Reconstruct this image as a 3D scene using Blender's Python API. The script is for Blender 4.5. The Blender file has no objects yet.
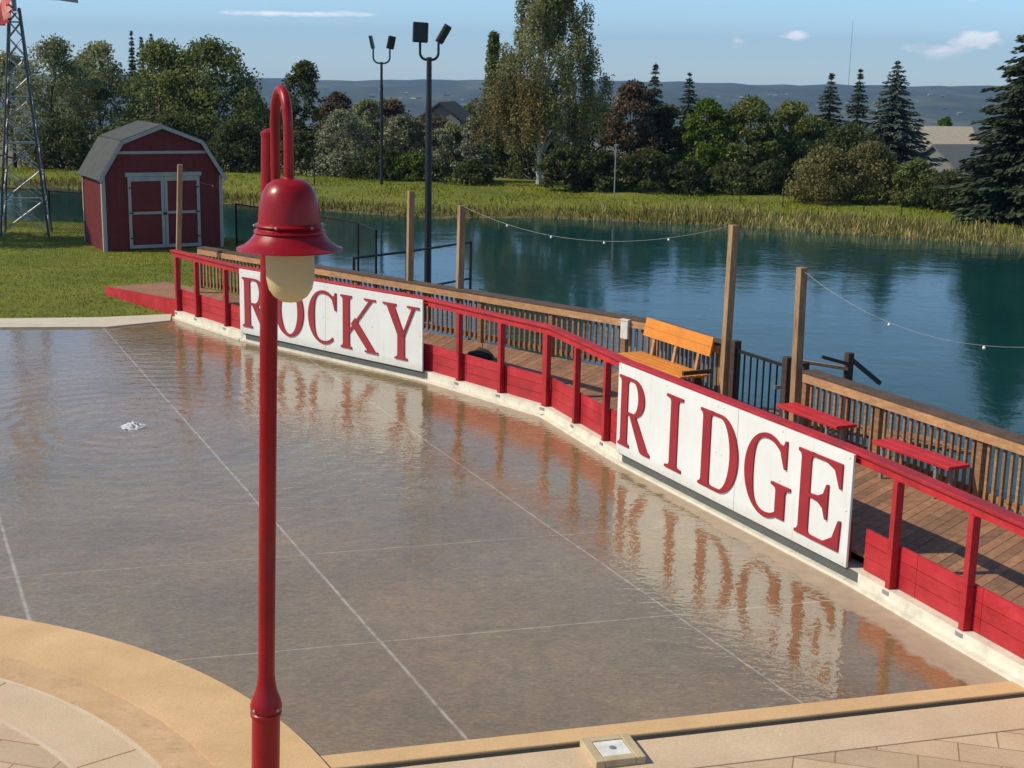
import bpy, bmesh, math, random
import numpy as np
from mathutils import Matrix, Vector
random.seed(7); rng = np.random.default_rng(7)
S = bpy.context.scene
COL = S.collection
PI = math.pi

# ------------------------------------------------------------------ camera
CF, CT, CR, CH = 1408.5, 0.2196, 0.0202, 5.1233
cam = bpy.data.objects.new('camera', bpy.data.cameras.new('camera'))
COL.objects.link(cam)
cam.matrix_world = Matrix.Translation((0, 0, CH)) @ Matrix.Rotation(PI/2-CT, 4, 'X') @ Matrix.Rotation(CR, 4, 'Z')
cam.data.sensor_width = 36; cam.data.lens = CF/1024*36
cam.data.clip_start = 0.1; cam.data.clip_end = 30000
S.camera = cam

def at(px, py, Y):
    """world point at distance Y (metres ahead of the balcony) for a direction in the survey"""
    x2 = px-512; y2 = 384-py
    cr, sr = math.cos(CR), math.sin(CR)
    x = x2*cr-y2*sr; y = x2*sr+y2*cr
    c, s = math.cos(CT), math.sin(CT)
    D = Vector((x, CF*c+y*s, -CF*s+y*c)); t = Y/D.y
    return Vector((D.x*t, Y, CH+D.z*t))

# ------------------------------------------------------------------ mesh builder
class MB:
    def __init__(s): s.v = []; s.f = []
    def add(s, vs, fs):
        n = len(s.v); s.v += [tuple(p) for p in vs]; s.f += [tuple(i+n for i in f) for f in fs]; return s
    def hexa(s, p):      # 8 points: bottom 4 ccw, top 4 ccw
        return s.add(p, [(3,2,1,0),(4,5,6,7),(0,1,5,4),(1,2,6,5),(2,3,7,6),(3,0,4,7)])
    def box(s, x0, x1, y0, y1, z0, z1):
        return s.hexa([(x0,y0,z0),(x1,y0,z0),(x1,y1,z0),(x0,y1,z0),(x0,y0,z1),(x1,y0,z1),(x1,y1,z1),(x0,y1,z1)])
    def beam(s, a, b, n, n0, n1, z0, z1):   # plan segment a->b, offset along unit normal n from n0 to n1
        a = Vector((a[0],a[1])); b = Vector((b[0],b[1])); n = Vector(n)
        q = [a+n*n1, b+n*n1, b+n*n0, a+n*n0]
        return s.hexa([(p.x,p.y,z0) for p in q]+[(p.x,p.y,z1) for p in q])
    def bar(s, p, q, w, h, up=(0,0,1)):   # rectangular bar between two 3d points
        p = Vector(p); q = Vector(q); d = (q-p).normalized(); u = Vector(up)
        sd = d.cross(u)
        if sd.length < 1e-4: sd = d.cross(Vector((1,0,0)))
        sd.normalize(); u = sd.cross(d).normalized()
        a = sd*w/2; b = u*h/2
        return s.hexa([p-a-b, p+a-b, q+a-b, q-a-b, p-a+b, p+a+b, q+a+b, q-a+b])
    def tube(s, pts, rad, n=8, cap=True):
        pts = [Vector(p) for p in pts]
        if not hasattr(rad, '__len__'): rad = [rad]*len(pts)
        ref = None; vs = []; fs = []
        for i, p in enumerate(pts):
            d = (pts[min(i+1,len(pts)-1)]-pts[max(i-1,0)]).normalized()
            if ref is None:
                ref = d.cross(Vector((0,0,1)) if abs(d.z) < .9 else Vector((1,0,0))).normalized()
            ref = (ref-d*ref.dot(d)).normalized(); o = d.cross(ref)
            for k in range(n):
                a = 2*PI*k/n
                vs.append(p+(ref*math.cos(a)+o*math.sin(a))*rad[i])
        for i in range(len(pts)-1):
            for k in range(n):
                fs.append((i*n+k, i*n+(k+1)%n, (i+1)*n+(k+1)%n, (i+1)*n+k))
        if cap:
            fs.append(tuple(range(n-1,-1,-1))); fs.append(tuple((len(pts)-1)*n+k for k in range(n)))
        return s.add(vs, fs)
    def lathe(s, prof, c=(0,0,0), n=32, tilt=None):
        vs = []; fs = []
        for r, z in prof:
            for k in range(n):
                a = 2*PI*k/n; vs.append(Vector((r*math.cos(a), r*math.sin(a), z)))
        for i in range(len(prof)-1):
            for k in range(n):
                fs.append((i*n+k, i*n+(k+1)%n, (i+1)*n+(k+1)%n, (i+1)*n+k))
        fs.append(tuple(range(n-1,-1,-1))); fs.append(tuple((len(prof)-1)*n+k for k in range(n)))
        c = Vector(c)
        vs = [((tilt @ v) if tilt else v)+c for v in vs]
        return s.add(vs, fs)
    def shift(s, d): s.v = [(x+d[0],y+d[1],z+d[2]) for x,y,z in s.v]; return s
    def prism(s, poly, z0, z1):
        n = len(poly)
        return s.add([(x,y,z0) for x,y in poly]+[(x,y,z1) for x,y in poly],
                     [tuple(range(n-1,-1,-1)), tuple(range(n,2*n))]+[(i,(i+1)%n,(i+1)%n+n,i+n) for i in range(n)])
    def build(s, name, m, parent=None, smooth=False, local=False, bevel=0):
        vs = s.v
        if parent is not None and not local:
            inv = wm(parent).inverted(); vs = [tuple(inv @ Vector(p)) for p in vs]
        me = bpy.data.meshes.new(name); me.from_pydata(vs, [], s.f); me.validate()
        bm = bmesh.new(); bm.from_mesh(me); bmesh.ops.recalc_face_normals(bm, faces=bm.faces); bm.to_mesh(me); bm.free()
        me.materials.append(m)
        if smooth:
            me.polygons.foreach_set('use_smooth', [True]*len(me.polygons)); me.set_sharp_from_angle(angle=math.radians(38))
        o = bpy.data.objects.new(name, me); COL.objects.link(o); o.parent = parent
        if bevel:
            b = o.modifiers.new('bevel', 'BEVEL'); b.width = bevel; b.segments = 2; b.limit_method = 'ANGLE'
        return o

def wm(o):
    m = o.matrix_basis.copy()
    while o.parent: o = o.parent; m = o.matrix_basis @ m
    return m
def tag(o, label=None, cat=None, group=None, kind=None):
    if label: o['label'] = label
    if cat: o['category'] = cat
    if group: o['group'] = group
    if kind: o['kind'] = kind
    return o
def thing(name, label, cat, loc=(0,0,0), rz=0, group=None):
    o = bpy.data.objects.new(name, None); COL.objects.link(o)
    o.empty_display_size = .2; o.location = loc; o.rotation_euler = (0,0,rz)
    return tag(o, label, cat, group)
def structure(o): o['kind'] = 'structure'; return o
def quads(name, V, m, parent=None):
    """V: (N,4,3) numpy array of separate quads in world space"""
    N = len(V); V = V.reshape(-1,3)
    if parent is not None:
        inv = np.array(wm(parent).inverted()); V = V @ inv[:3,:3].T + inv[:3,3]
    me = bpy.data.meshes.new(name)
    me.vertices.add(4*N); me.vertices.foreach_set('co', V.astype(np.float32).ravel())
    me.loops.add(4*N); me.loops.foreach_set('vertex_index', np.arange(4*N, dtype=np.int32))
    me.polygons.add(N); me.polygons.foreach_set('loop_start', np.arange(0,4*N,4,dtype=np.int32))
    me.polygons.foreach_set('loop_total', np.full(N,4,dtype=np.int32))
    me.update(calc_edges=True); me.materials.append(m)
    o = bpy.data.objects.new(name, me); COL.objects.link(o); o.parent = parent
    return o

# ------------------------------------------------------------------ materials
class NT:
    def __init__(s, name):
        s.m = bpy.data.materials.new(name); s.m.use_nodes = True; s.t = s.m.node_tree
        s.bsdf = s.t.nodes['Principled BSDF']; s.out = s.t.nodes['Material Output']
    def n(s, typ, **kw):
        nd = s.t.nodes.new(typ)
        for k, v in kw.items():
            if k.startswith('i_'):
                key = k[2:]; nd.inputs[int(key) if key.isdigit() else key.replace('_',' ')].default_value = v
            else: setattr(nd, k, v)
        return nd
    def l(s, a, b): s.t.links.new(a, b)
    def math(s, op, a, b=None, c=None):
        nd = s.t.nodes.new('ShaderNodeMath'); nd.operation = op
        for i, x in enumerate((a, b, c)):
            if x is None: continue
            if isinstance(x, (int, float)): nd.inputs[i].default_value = x
            else: s.l(x, nd.inputs[i])
        return nd.outputs[0]
    def pos(s):
        return s.n('ShaderNodeNewGeometry').outputs['Position']
    def objco(s): return s.n('ShaderNodeTexCoord').outputs['Object']
    def scale(s, vec, sc):
        nd = s.n('ShaderNodeMapping'); nd.inputs['Scale'].default_value = sc; s.l(vec, nd.inputs['Vector']); return nd.outputs[0]
    def noise(s, vec, sc, detail=4, rough=.55, dist=0):
        nd = s.n('ShaderNodeTexNoise'); nd.inputs['Scale'].default_value = sc; nd.inputs['Detail'].default_value = detail
        nd.inputs['Roughness'].default_value = rough; nd.inputs['Distortion'].default_value = dist
        s.l(vec, nd.inputs['Vector']); return nd.outputs['Fac']
    def ramp(s, fac, stops):
        nd = s.n('ShaderNodeValToRGB'); e = nd.color_ramp.elements
        while len(e) < len(stops): e.new(.5)
        for i, (p, c) in enumerate(stops):
            e[i].position = p; e[i].color = (*c, 1) if len(c) == 3 else c
        s.l(fac, nd.inputs[0]); return nd.outputs[0]
    def mix(s, fac, a, b, blend='MIX'):
        nd = s.n('ShaderNodeMix'); nd.data_type = 'RGBA'; nd.blend_type = blend
        for x, k in ((fac, 0), (a, 6), (b, 7)):
            if isinstance(x, (int, float)): nd.inputs[k].default_value = x
            elif isinstance(x, tuple): nd.inputs[k].default_value = (*x, 1)
            else: s.l(x, nd.inputs[k])
        return nd.outputs[2]
    def bump(s, h, strength=.3, dist=.01):
        nd = s.n('ShaderNodeBump'); nd.inputs['Strength'].default_value = strength; nd.inputs['Distance'].default_value = dist
        s.l(h, nd.inputs['Height']); s.l(nd.outputs[0], s.bsdf.inputs['Normal']); return nd
    def set(s, **kw):
        for k, v in kw.items(): s.bsdf.inputs[k.replace('_',' ')].default_value = v
        return s
    def col(s, c):
        if isinstance(c, tuple): s.bsdf.inputs['Base Color'].default_value = (*c, 1)
        else: s.l(c, s.bsdf.inputs['Base Color'])
        return s

def paint(name, c, rough=.45, var=.25, wear=None, sc=3.0, bump=.15):
    t = NT(name); o = t.objco()
    n1 = t.noise(o, sc, 6, .65); n2 = t.noise(o, sc*14, 4, .6)
    dark = tuple(x*(1-var) for x in c); lite = tuple(min(1, x*(1+var*.6)+.004) for x in c)
    k = t.ramp(n1, [(.3, dark), (.5, c), (.72, lite)])
    if wear:
        w = t.ramp(n2, [(.66, (0,0,0)), (.74, (1,1,1))]); k = t.mix(t.math('MULTIPLY', w, .35), k, wear)
    t.col(k); t.set(Roughness=rough); t.bump(n2, bump, .004); return t.m
def wood(name, a, b, rough=.75, streak=(1.5,1.5,14), per=True):
    t = NT(name); o = t.objco()
    g = t.noise(t.scale(o, streak), 3, 5, .65)
    k = t.ramp(g, [(.28, a), (.72, b)])
    if per:
        r = t.n('ShaderNodeNewGeometry').outputs['Random Per Island']
        k = t.mix(1.0, k, t.ramp(r, [(0, (.72,.72,.74)), (1, (1.15,1.1,1.05))]), 'MULTIPLY')
    st = t.noise(o, 1.7, 4, .6)
    k = t.mix(1.0, k, t.ramp(st, [(.3, (.75,.75,.75)), (.65, (1.05,1.05,1.05))]), 'MULTIPLY')
    t.col(k); t.set(Roughness=rough); t.bump(g, .35, .006); return t.m
def plain(name, c, rough=.5, metal=0.0):
    t = NT(name); o = t.objco(); n = t.noise(o, 9, 4)
    t.col(t.ramp(n, [(.3, tuple(x*.8 for x in c)), (.7, tuple(min(1,x*1.12) for x in c))])); t.set(Roughness=rough, Metallic=metal); t.bump(n, .08, .003); return t.m
def leafmat(name, cols, trans=.4, patch=.35):
    t = NT(name); g = t.n('ShaderNodeNewGeometry')
    k = t.ramp(g.outputs['Random Per Island'], [(i/(len(cols)-1), c) for i, c in enumerate(cols)])
    pn = t.noise(g.outputs['Position'], patch, 3, .6)
    k = t.mix(1.0, k, t.ramp(pn, [(.3, (.66,.72,.70)), (.7, (1.28,1.22,1.12))]), 'MULTIPLY')
    t.col(k); t.set(Roughness=.55); t.bsdf.inputs['Specular IOR Level'].default_value = .12
    tr = t.n('ShaderNodeBsdfTranslucent'); t.l(k, tr.inputs[0])
    mx = t.n('ShaderNodeMixShader'); mx.inputs[0].default_value = trans
    t.l(t.bsdf.outputs[0], mx.inputs[1]); t.l(tr.outputs[0], mx.inputs[2]); t.l(mx.outputs[0], t.out.inputs[0]); return t.m

RED = (.34,.012,.020)
M = {}
def timber_paint(name, c, rough=.55):
    t = NT(name); o = t.objco(); g = t.n('ShaderNodeNewGeometry')
    n1 = t.noise(o, 2.3, 6, .68); n2 = t.noise(o, 30, 5, .7); n3 = t.noise(t.scale(o, (3,3,30)), 2, 5, .7)
    k = t.ramp(n1, [(.3, tuple(x*.66 for x in c)), (.52, c), (.75, (min(1,c[0]*1.18),c[1]*2.2,c[2]*2.0))])
    k = t.mix(1.0, k, t.ramp(g.outputs['Random Per Island'], [(0,(.80,.80,.80)),(1,(1.12,1.12,1.12))]), 'MULTIPLY')
    k = t.mix(1.0, k, t.ramp(n3, [(.3,(.80,.78,.78)),(.65,(1.08,1.08,1.08))]), 'MULTIPLY')
    # scuffs where the paint has worn to grey wood
    m = t.math('MULTIPLY', t.ramp(n2, [(.60,(0,0,0)),(.68,(1,1,1))]), t.ramp(n1, [(.46,(0,0,0)),(.60,(1,1,1))]))
    k = t.mix(t.math('MULTIPLY', m, .5), k, (.30,.13,.10))
    t.col(k); t.l(t.ramp(n1, [(.3,(.42,.42,.42)),(.7,(.72,.72,.72))]), t.bsdf.inputs['Roughness']); t.bump(t.math('ADD', n3, t.math('MULTIPLY', n2, .5)), .5, .006); return t.m
M['red'] = timber_paint('red_timber_paint', (.47,.013,.020))
M['redpanel'] = timber_paint('red_panel_paint', (.43,.014,.022))
def lamp_paint():
    t = NT('red_enamel'); o = t.objco(); n1 = t.noise(o, 3.0, 6, .7); n2 = t.noise(o, 45, 4, .7); n3 = t.noise(t.scale(o,(1,1,.25)), 9, 5, .7)
    k = t.ramp(n1, [(.3,(.22,.003,.008)),(.55,(.30,.004,.010)),(.75,(.34,.010,.016))])
    k = t.mix(t.math('MULTIPLY', t.ramp(n3, [(.56,(0,0,0)),(.70,(1,1,1))]), .30), k, (.30,.06,.055))
    k = t.mix(t.math('MULTIPLY', t.ramp(n2, [(.70,(0,0,0)),(.74,(1,1,1))]), .6), k, (.10,.03,.025))
    t.col(k); t.l(t.ramp(n3, [(.35,(.22,.22,.22)),(.7,(.5,.5,.5))]), t.bsdf.inputs['Roughness']); t.bump(n2, .10, .002); return t.m
M['lampred'] = lamp_paint()
M['lampred'].node_tree.nodes['Principled BSDF'].inputs['Specular IOR Level'].default_value = .36
M['letter'] = paint('dark_red_letter', (.30,.012,.022), .5, .2)
def sign_paint():
    t = NT('white_sign_paint'); o = t.objco(); sx = t.n('ShaderNodeSeparateXYZ'); t.l(o, sx.inputs[0])
    n1 = t.noise(o, 1.6, 6, .65); n2 = t.noise(t.scale(o, (14,14,.9)), 1, 5, .7); n3 = t.noise(o, 22, 4, .7)
    k = t.ramp(n1, [(.3, (.66,.665,.665)), (.65, (.735,.74,.745))])
    run = t.math('MULTIPLY', t.ramp(n2, [(.54,(0,0,0)),(.68,(1,1,1))]), .22)
    k = t.mix(run, k, (.46,.43,.37))
    low = t.n('ShaderNodeMapRange'); low.inputs[1].default_value = .16; low.inputs[2].default_value = .0; t.l(sx.outputs[2], low.inputs[0])
    k = t.mix(t.math('MULTIPLY', t.math('MULTIPLY', low.outputs[0], n3), .75), k, (.36,.31,.24))
    t.col(k); t.set(Roughness=.55); t.bump(t.math('ADD', t.math('MULTIPLY', n1, 2.0), n3), .12, .01); return t.m
M['white'] = sign_paint()
M['kerbwhite'] = paint('white_kerb_paint', (.66,.61,.52), .7, .22, (.35,.30,.24), 5)
M['orange'] = wood('orange_stained_board', (.74,.235,.028), (.90,.35,.05), .55, (9,1.5,9))
M['redbench'] = paint('red_bench_paint', (.52,.022,.034), .5, .2)
M['fence'] = wood('brown_fence_timber', (.19,.095,.045), (.42,.235,.12))
M['fascia'] = wood('tan_fence_board', (.38,.20,.095), (.64,.37,.19), .75, (2,2,9))
M['cap'] = wood('weathered_cap_board', (.07,.045,.032), (.16,.10,.07), .8, (2,2,9))
M['pole'] = wood('tan_timber_pole', (.28,.165,.085), (.52,.33,.18), .8, (5,5,1))
M['darkwood'] = wood('dark_brown_timber', (.035,.022,.017), (.09,.05,.035))
M['deck'] = wood('deck_boards', (.215,.105,.058), (.40,.215,.125), .8, (4,4,4))
M['black'] = plain('black_metal', (.012,.012,.014), .45, .0)
M['legsteel'] = plain('dark_steel', (.08,.08,.085), .5, .3)
M['galv'] = plain('galvanised_steel', (.42,.43,.44), .45, .7)
M['grey'] = plain('grey_metal', (.30,.30,.31), .5, .4)
M['shedred'] = paint('shed_red_boards', (.14,.010,.013), .7, .25)
M['shedtrim'] = paint('shed_grey_trim', (.36,.345,.34), .7, .2)
M['bark'] = wood('bark', (.035,.028,.022), (.10,.08,.06), .9, (6,6,1.2), False)
M['birchbark'] = wood('birch_bark', (.30,.28,.25), (.68,.66,.62), .85, (2,2,5), False)
M['plaster'] = plain('plastic_white', (.74,.72,.68), .5)
M['drainwood'] = plain('mossy_concrete_collar', (.50,.39,.24), .85)

# the splash pad
def pad_material():
    t = NT('wet_concrete'); p = t.pos(); sep = t.n('ShaderNodeSeparateXYZ'); t.l(p, sep.inputs[0]); X, Y = sep.outputs[0], sep.outputs[1]
    n1 = t.noise(p, .55, 5, .6); n2 = t.noise(p, 6, 6, .7); n7 = t.noise(p, 1.4, 5, .7)
    wet = t.ramp(n1, [(.3, (.208,.142,.068)), (.7, (.305,.216,.116))])
    wet = t.mix(1.0, wet, t.ramp(n2, [(.3, (.85,.84,.83)), (.7, (1.12,1.12,1.12))]), 'MULTIPLY')
    n5 = t.noise(t.scale(p,(.8,1.6,1)), 24, 4, .7, .4); wet = t.mix(1.0, wet, t.ramp(n5, [(.32,(.72,.71,.70)),(.68,(1.24,1.24,1.24))]), 'MULTIPLY')
    n6 = t.noise(p, .22, 3, .5); wet = t.mix(1.0, wet, t.ramp(n6, [(.35,(1.08,.99,.92)),(.65,(.94,1.0,1.04))]), 'MULTIPLY')
    dry = t.mix(1.0, (.40,.29,.195), t.ramp(n2, [(.3, (.8,.8,.8)), (.7, (1.1,1.1,1.1))]), 'MULTIPLY')
    # joints: pale caulk lines
    def line(ax, ay, bx, by, w):
        d = math.hypot(bx-ax, by-ay); nx, ny = -(by-ay)/d, (bx-ax)/d; c = nx*ax+ny*ay
        v = t.math('ADD', t.math('MULTIPLY', X, nx), t.math('MULTIPLY_ADD', Y, ny, -c))
        v = t.math('ABSOLUTE', t.math('MULTIPLY_ADD', t.math('SUBTRACT', n7, .5), .030, v))
        return t.math('SUBTRACT', 1.0, t.math('SMOOTH_MIN', t.math('DIVIDE', v, w), 1.0, .3))
    ln = None
    for a in ((-7.97,27.06,-.31,10.18,.022),(-1.21,19.21,2.45,10.99,.016),(-5.79,15.27,-4.42,12.26,.026),(-2.95,11.52,1.28,12.74,.013),(-5.14,13.46,.41,15.12,.009),(-11.5,25.9,-7.0,15.98,.02)):
        q = line(*a); ln = q if ln is None else t.math('MAXIMUM', ln, q)
    lnf = t.math('MULTIPLY', t.math('MAXIMUM', ln, 0.0), t.ramp(n2, [(.32, (.15,.15,.15)), (.60, (1,1,1))]))
    st_ = t.noise(p, 1.1, 7, .72, .6); wet = t.mix(t.math('MULTIPLY', t.ramp(st_, [(.50,(0,0,0)),(.62,(1,1,1))]), .28), wet, (.12,.085,.05))
    wet = t.mix(lnf, wet, (.52,.46,.38))
    # dry shore along the kerb: signed distance to the kerb polyline sections
    def dist(ax, ay, bx, by):
        d = math.hypot(bx-ax, by-ay); nx, ny = (by-ay)/d, -(bx-ax)/d   # towards the pool
        c = nx*ax+ny*ay
        return t.math('ADD', t.math('MULTIPLY', X, nx), t.math('MULTIPLY_ADD', Y, ny, -c))
    d1 = dist(.5,20.72,3.55,13.85); d2 = dist(3.55,13.85,4.5,11.3); d0 = dist(-1.45,23.0,.5,20.72)
    dd = t.math('MINIMUM', t.math('MINIMUM', d1, d2), d0)
    widen = t.math('MULTIPLY_ADD', t.math('SUBTRACT', 20.0, Y), .030, .22)
    rag = t.math('ADD', t.math('MULTIPLY', t.math('SUBTRACT', t.noise(t.scale(p,(1,1,1)), 3.2, 5, .7), .5), .5), dd)
    m = t.math('SUBTRACT', rag, widen)
    wf = t.n('ShaderNodeMapRange'); wf.inputs[1].default_value = -.02; wf.inputs[2].default_value = .06; t.l(m, wf.inputs[0]); wf = wf.outputs[0]
    t.col(t.mix(wf, dry, wet))
    t.l(t.math('MULTIPLY_ADD', wf, -.585, .62), t.bsdf.inputs['Roughness'])
    t.bsdf.inputs['IOR'].default_value = 2.15
    # ripples: rings around the bubbler fading outwards + fine chop
    rx = t.math('ADD', X, 5.44); ry = t.math('ADD', Y, -19.61)
    rr = t.math('SQRT', t.math('ADD', t.math('MULTIPLY', rx, rx), t.math('MULTIPLY', ry, ry)))
    wob = t.math('MULTIPLY', t.noise(p, 1.3, 3, .6), 7.0)
    ring = t.math('SINE', t.math('ADD', t.math('MULTIPLY', rr, 17.0), wob))
    fall = t.n('ShaderNodeMapRange'); fall.inputs[1].default_value = .3; fall.inputs[2].default_value = 7.5; fall.inputs[3].default_value = 1.0; fall.inputs[4].default_value = .0; t.l(rr, fall.inputs[0])
    c1 = t.noise(t.scale(p, (.8,1.25,1)), 7.0, 2, .5, .5); c2 = t.noise(p, 17, 2, .5, .2)
    h = t.math('ADD', t.math('MULTIPLY', c1, 1.0), t.math('MULTIPLY', c2, .36))
    zone = t.n('ShaderNodeMapRange'); zone.inputs[1].default_value = 1.0; zone.inputs[2].default_value = 9.5; zone.inputs[3].default_value = 1.15; zone.inputs[4].default_value = .95; t.l(rr, zone.inputs[0])
    h = t.math('MULTIPLY', h, t.math('MULTIPLY', zone.outputs[0], t.math('MULTIPLY_ADD', t.noise(p, .5, 3, .6), 1.2, .4)))
    h = t.math('ADD', h, t.math('MULTIPLY', t.math('MULTIPLY', ring, fall.outputs[0]), .34))
    bp = t.n('ShaderNodeBump'); bp.inputs['Strength'].default_value = 1.0; bp.inputs['Distance'].default_value = .0052
    t.l(h, bp.inputs['Height']); t.l(bp.outputs[0], t.bsdf.inputs['Normal'])
    return t.m
M['pad'] = pad_material()

def concrete(name, a, b, sc=1.5, rough=.8, stain=None, lines=None):
    t = NT(name); p = t.pos(); n1 = t.noise(p, sc, 6, .65); n2 = t.noise(p, 60, 3, .7)
    k = t.ramp(n1, [(.28, a), (.72, b)])
    k = t.mix(1.0, k, t.ramp(n2, [(.3, (.86,.86,.86)), (.7, (1.1,1.1,1.1))]), 'MULTIPLY')
    if stain:
        n3 = t.noise(p, 4.5, 6, .75); k = t.mix(t.math('MULTIPLY', t.ramp(n3, [(.52,(0,0,0)),(.66,(1,1,1))]), .5), k, stain)
    if lines:
        bt = t.n('ShaderNodeTexBrick'); t.l(t.n('ShaderNodeMapping', i_Rotation=(0,0,lines[0])).outputs[0], bt.inputs['Vector'])
        t.l(p, bt.inputs['Vector'].links[0].from_node.inputs['Vector'])
        bt.inputs['Scale'].default_value = 1; bt.inputs['Brick Width'].default_value = lines[1]; bt.inputs['Row Height'].default_value = lines[2]
        bt.inputs['Mortar Size'].default_value = .007; bt.inputs['Mortar Smooth'].default_value = .3
        bt.inputs['Color1'].default_value = (1,1,1,1); bt.inputs['Color2'].default_value = (.80,.79,.79,1); bt.inputs['Mortar'].default_value = (.5,.44,.38,1)
        k = t.mix(1.0, k, bt.outputs[0], 'MULTIPLY')
    t.col(k); t.set(Roughness=rough); t.bump(n2, .25, .004); return t.m
M['coping'] = concrete('tan_coping', (.56,.345,.17), (.72,.47,.25), 1.3)
M['copingworn'] = concrete('worn_coping_edge', (.52,.32,.17), (.67,.43,.245), 2.5, .8, (.38,.225,.13))
M['plaza'] = concrete('plaza_concrete', (.54,.385,.255), (.68,.50,.345), 1.1)
M['stamped'] = concrete('stamped_concrete', (.52,.365,.235), (.67,.485,.325), 1.4, .8, None, (.25,.62,.31))
M['pale'] = concrete('pale_joint', (.58,.45,.32), (.68,.54,.40), 3)
M['strip'] = concrete('pale_strip', (.52,.45,.36), (.64,.56,.45), 2)

def grass_ground():
    t = NT('grass_ground'); p = t.pos(); sep = t.n('ShaderNodeSeparateXYZ'); t.l(p, sep.inputs[0])
    n1 = t.noise(p, .35, 5, .6); n2 = t.noise(p, 3.0, 5, .7); n3 = t.noise(p, 25, 3, .7)
    k = t.ramp(n1, [(.3, (.11,.138,.006)), (.55, (.175,.195,.010)), (.75, (.24,.225,.022))])
    k = t.mix(1.0, k, t.ramp(n2, [(.3, (.62,.66,.6)), (.7, (1.2,1.18,1.1))]), 'MULTIPLY')
    k = t.mix(1.0, k, t.ramp(n3, [(.3, (.6,.6,.6)), (.7, (1.2,1.2,1.2))]), 'MULTIPLY')
    mud = t.n('ShaderNodeMapRange'); mud.inputs[1].default_value = -.85; mud.inputs[2].default_value = -1.15; t.l(sep.outputs[2], mud.inputs[0])
    k = t.mix(mud.outputs[0], k, (.14,.115,.05))
    t.col(k); t.set(Roughness=.9); t.bump(n3, .6, .05); return t.m
M['ground'] = grass_ground()

def lake_material():
    t = NT('lake_water'); p = t.pos(); n0 = t.noise(p, .05, 3, .6)
    t.col(t.ramp(n0, [(.3, (.004,.036,.038)), (.7, (.009,.060,.060))])); t.set(Roughness=.07, IOR=1.333)
    a = t.noise(t.scale(p, (1,.8,1)), 2.6, 4, .6, .3); b = t.noise(p, .5, 3, .5); h = t.math('ADD', a, t.math('MULTIPLY', b, 1.6))
    wp = t.noise(t.scale(p,(.5,1,1)), .11, 3, .6); t.bump(t.math('MULTIPLY', h, t.ramp(wp, [(.38,(.25,.25,.25)),(.62,(1,1,1))])), 1.0, .012); return t.m
M['lake'] = lake_material()

def hill_material():
    t = NT('hillside'); p = t.pos(); q = t.scale(p, (1,.35,1))
    n1 = t.noise(q, .006, 7, .7); n2 = t.noise(q, .022, 4, .6)
    k = t.ramp(n1, [(.38, (.018,.028,.016)), (.5, (.032,.044,.022)), (.60, (.075,.08,.04)), (.7, (.12,.11,.065))])
    k = t.mix(1.0, k, t.ramp(n2, [(.3, (.7,.7,.7)), (.7, (1.2,1.2,1.2))]), 'MULTIPLY')
    t.col(k); t.set(Roughness=1.0); return t.m
M['hills'] = hill_material()

G = {}
G['willow'] = leafmat('grey_green_leaves', [(.15,.17,.08), (.25,.265,.135), (.37,.375,.22)])
G['green'] = leafmat('green_leaves', [(.085,.112,.030), (.16,.185,.055), (.25,.265,.105)])
G['bright'] = leafmat('bright_green_leaves', [(.055,.105,.014), (.105,.17,.024), (.17,.235,.04)])
G['dark'] = leafmat('dark_green_leaves', [(.042,.056,.020), (.078,.096,.035), (.135,.145,.06)])
G['plum'] = leafmat('plum_leaves', [(.075,.055,.034), (.14,.10,.065), (.21,.16,.11)])
G['olive'] = leafmat('olive_leaves', [(.11,.11,.036), (.19,.18,.068), (.27,.25,.11)])
G['silver'] = leafmat('silvery_leaves', [(.13,.145,.08), (.215,.225,.145), (.33,.33,.235)], .3)
G['white'] = leafmat('blossom_and_leaves', [(.085,.10,.055), (.22,.23,.16), (.46,.46,.39)], .2)
G['birch'] = leafmat('birch_leaves', [(.14,.145,.06), (.235,.235,.105), (.36,.345,.18)])
G['gold'] = leafmat('golden_hanging_leaves', [(.17,.125,.045), (.28,.21,.085), (.38,.30,.14)])
G['spruce'] = leafmat('spruce_needles', [(.028,.046,.026), (.055,.078,.046), (.10,.12,.075)], .1)
G['bluespruce'] = leafmat('blue_spruce_needles', [(.055,.080,.068), (.10,.135,.115), (.17,.20,.17)], .1)
G['reed'] = leafmat('reed_blades', [(.12,.13,.03), (.22,.205,.06), (.36,.30,.13), (.54,.44,.24)], .25, 1.6)
G['grass'] = leafmat('grass_blades', [(.15,.178,.006), (.215,.24,.010), (.29,.285,.030)], .3, .8)
G['weed'] = leafmat('weed_blades', [(.08,.09,.015), (.15,.13,.03), (.22,.17,.055)], .3)

# ------------------------------------------------------------------ terrain
KF = 1.0232
def kz(z): return CH-(CH-z)*KF
def k2(x, y): return (x*KF, y*KF)
R0 = [(-6.88,28.6),(-5.08,26.39),(-1.41,23.17),(.58,20.78),(1.54,18.31),(3.62,13.89),(4.62,11.35),(5.6,9.0)]   # railing line
F = [k2(*q) for q in ((-8.0,31.15),(-6.72,29.98),(2.22,21.91),(5.59,14.87),(7.6,10.7))]                                           # fence line
LAKE = [(8.6,11.2),(6.6,15.2),(3.1,22.5),(-1.6,27.6),(-2.9,31.5),(-4.2,38.5),(-6.4,42.8),(-10,46),(-16,49),(-24,51),(-38,54),(-60,58),
        (-62,73),(-40,72.5),(-25.6,71),(-23.3,72),(-18,68.5),(-12.6,64.8),(-9.6,63.4),(-3.7,60.8),(1.1,61.8),(8,60.7),(13.8,58),(19.9,55),(27,50.5),(40,42),(50,30),(45,5),(12,4)]
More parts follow.
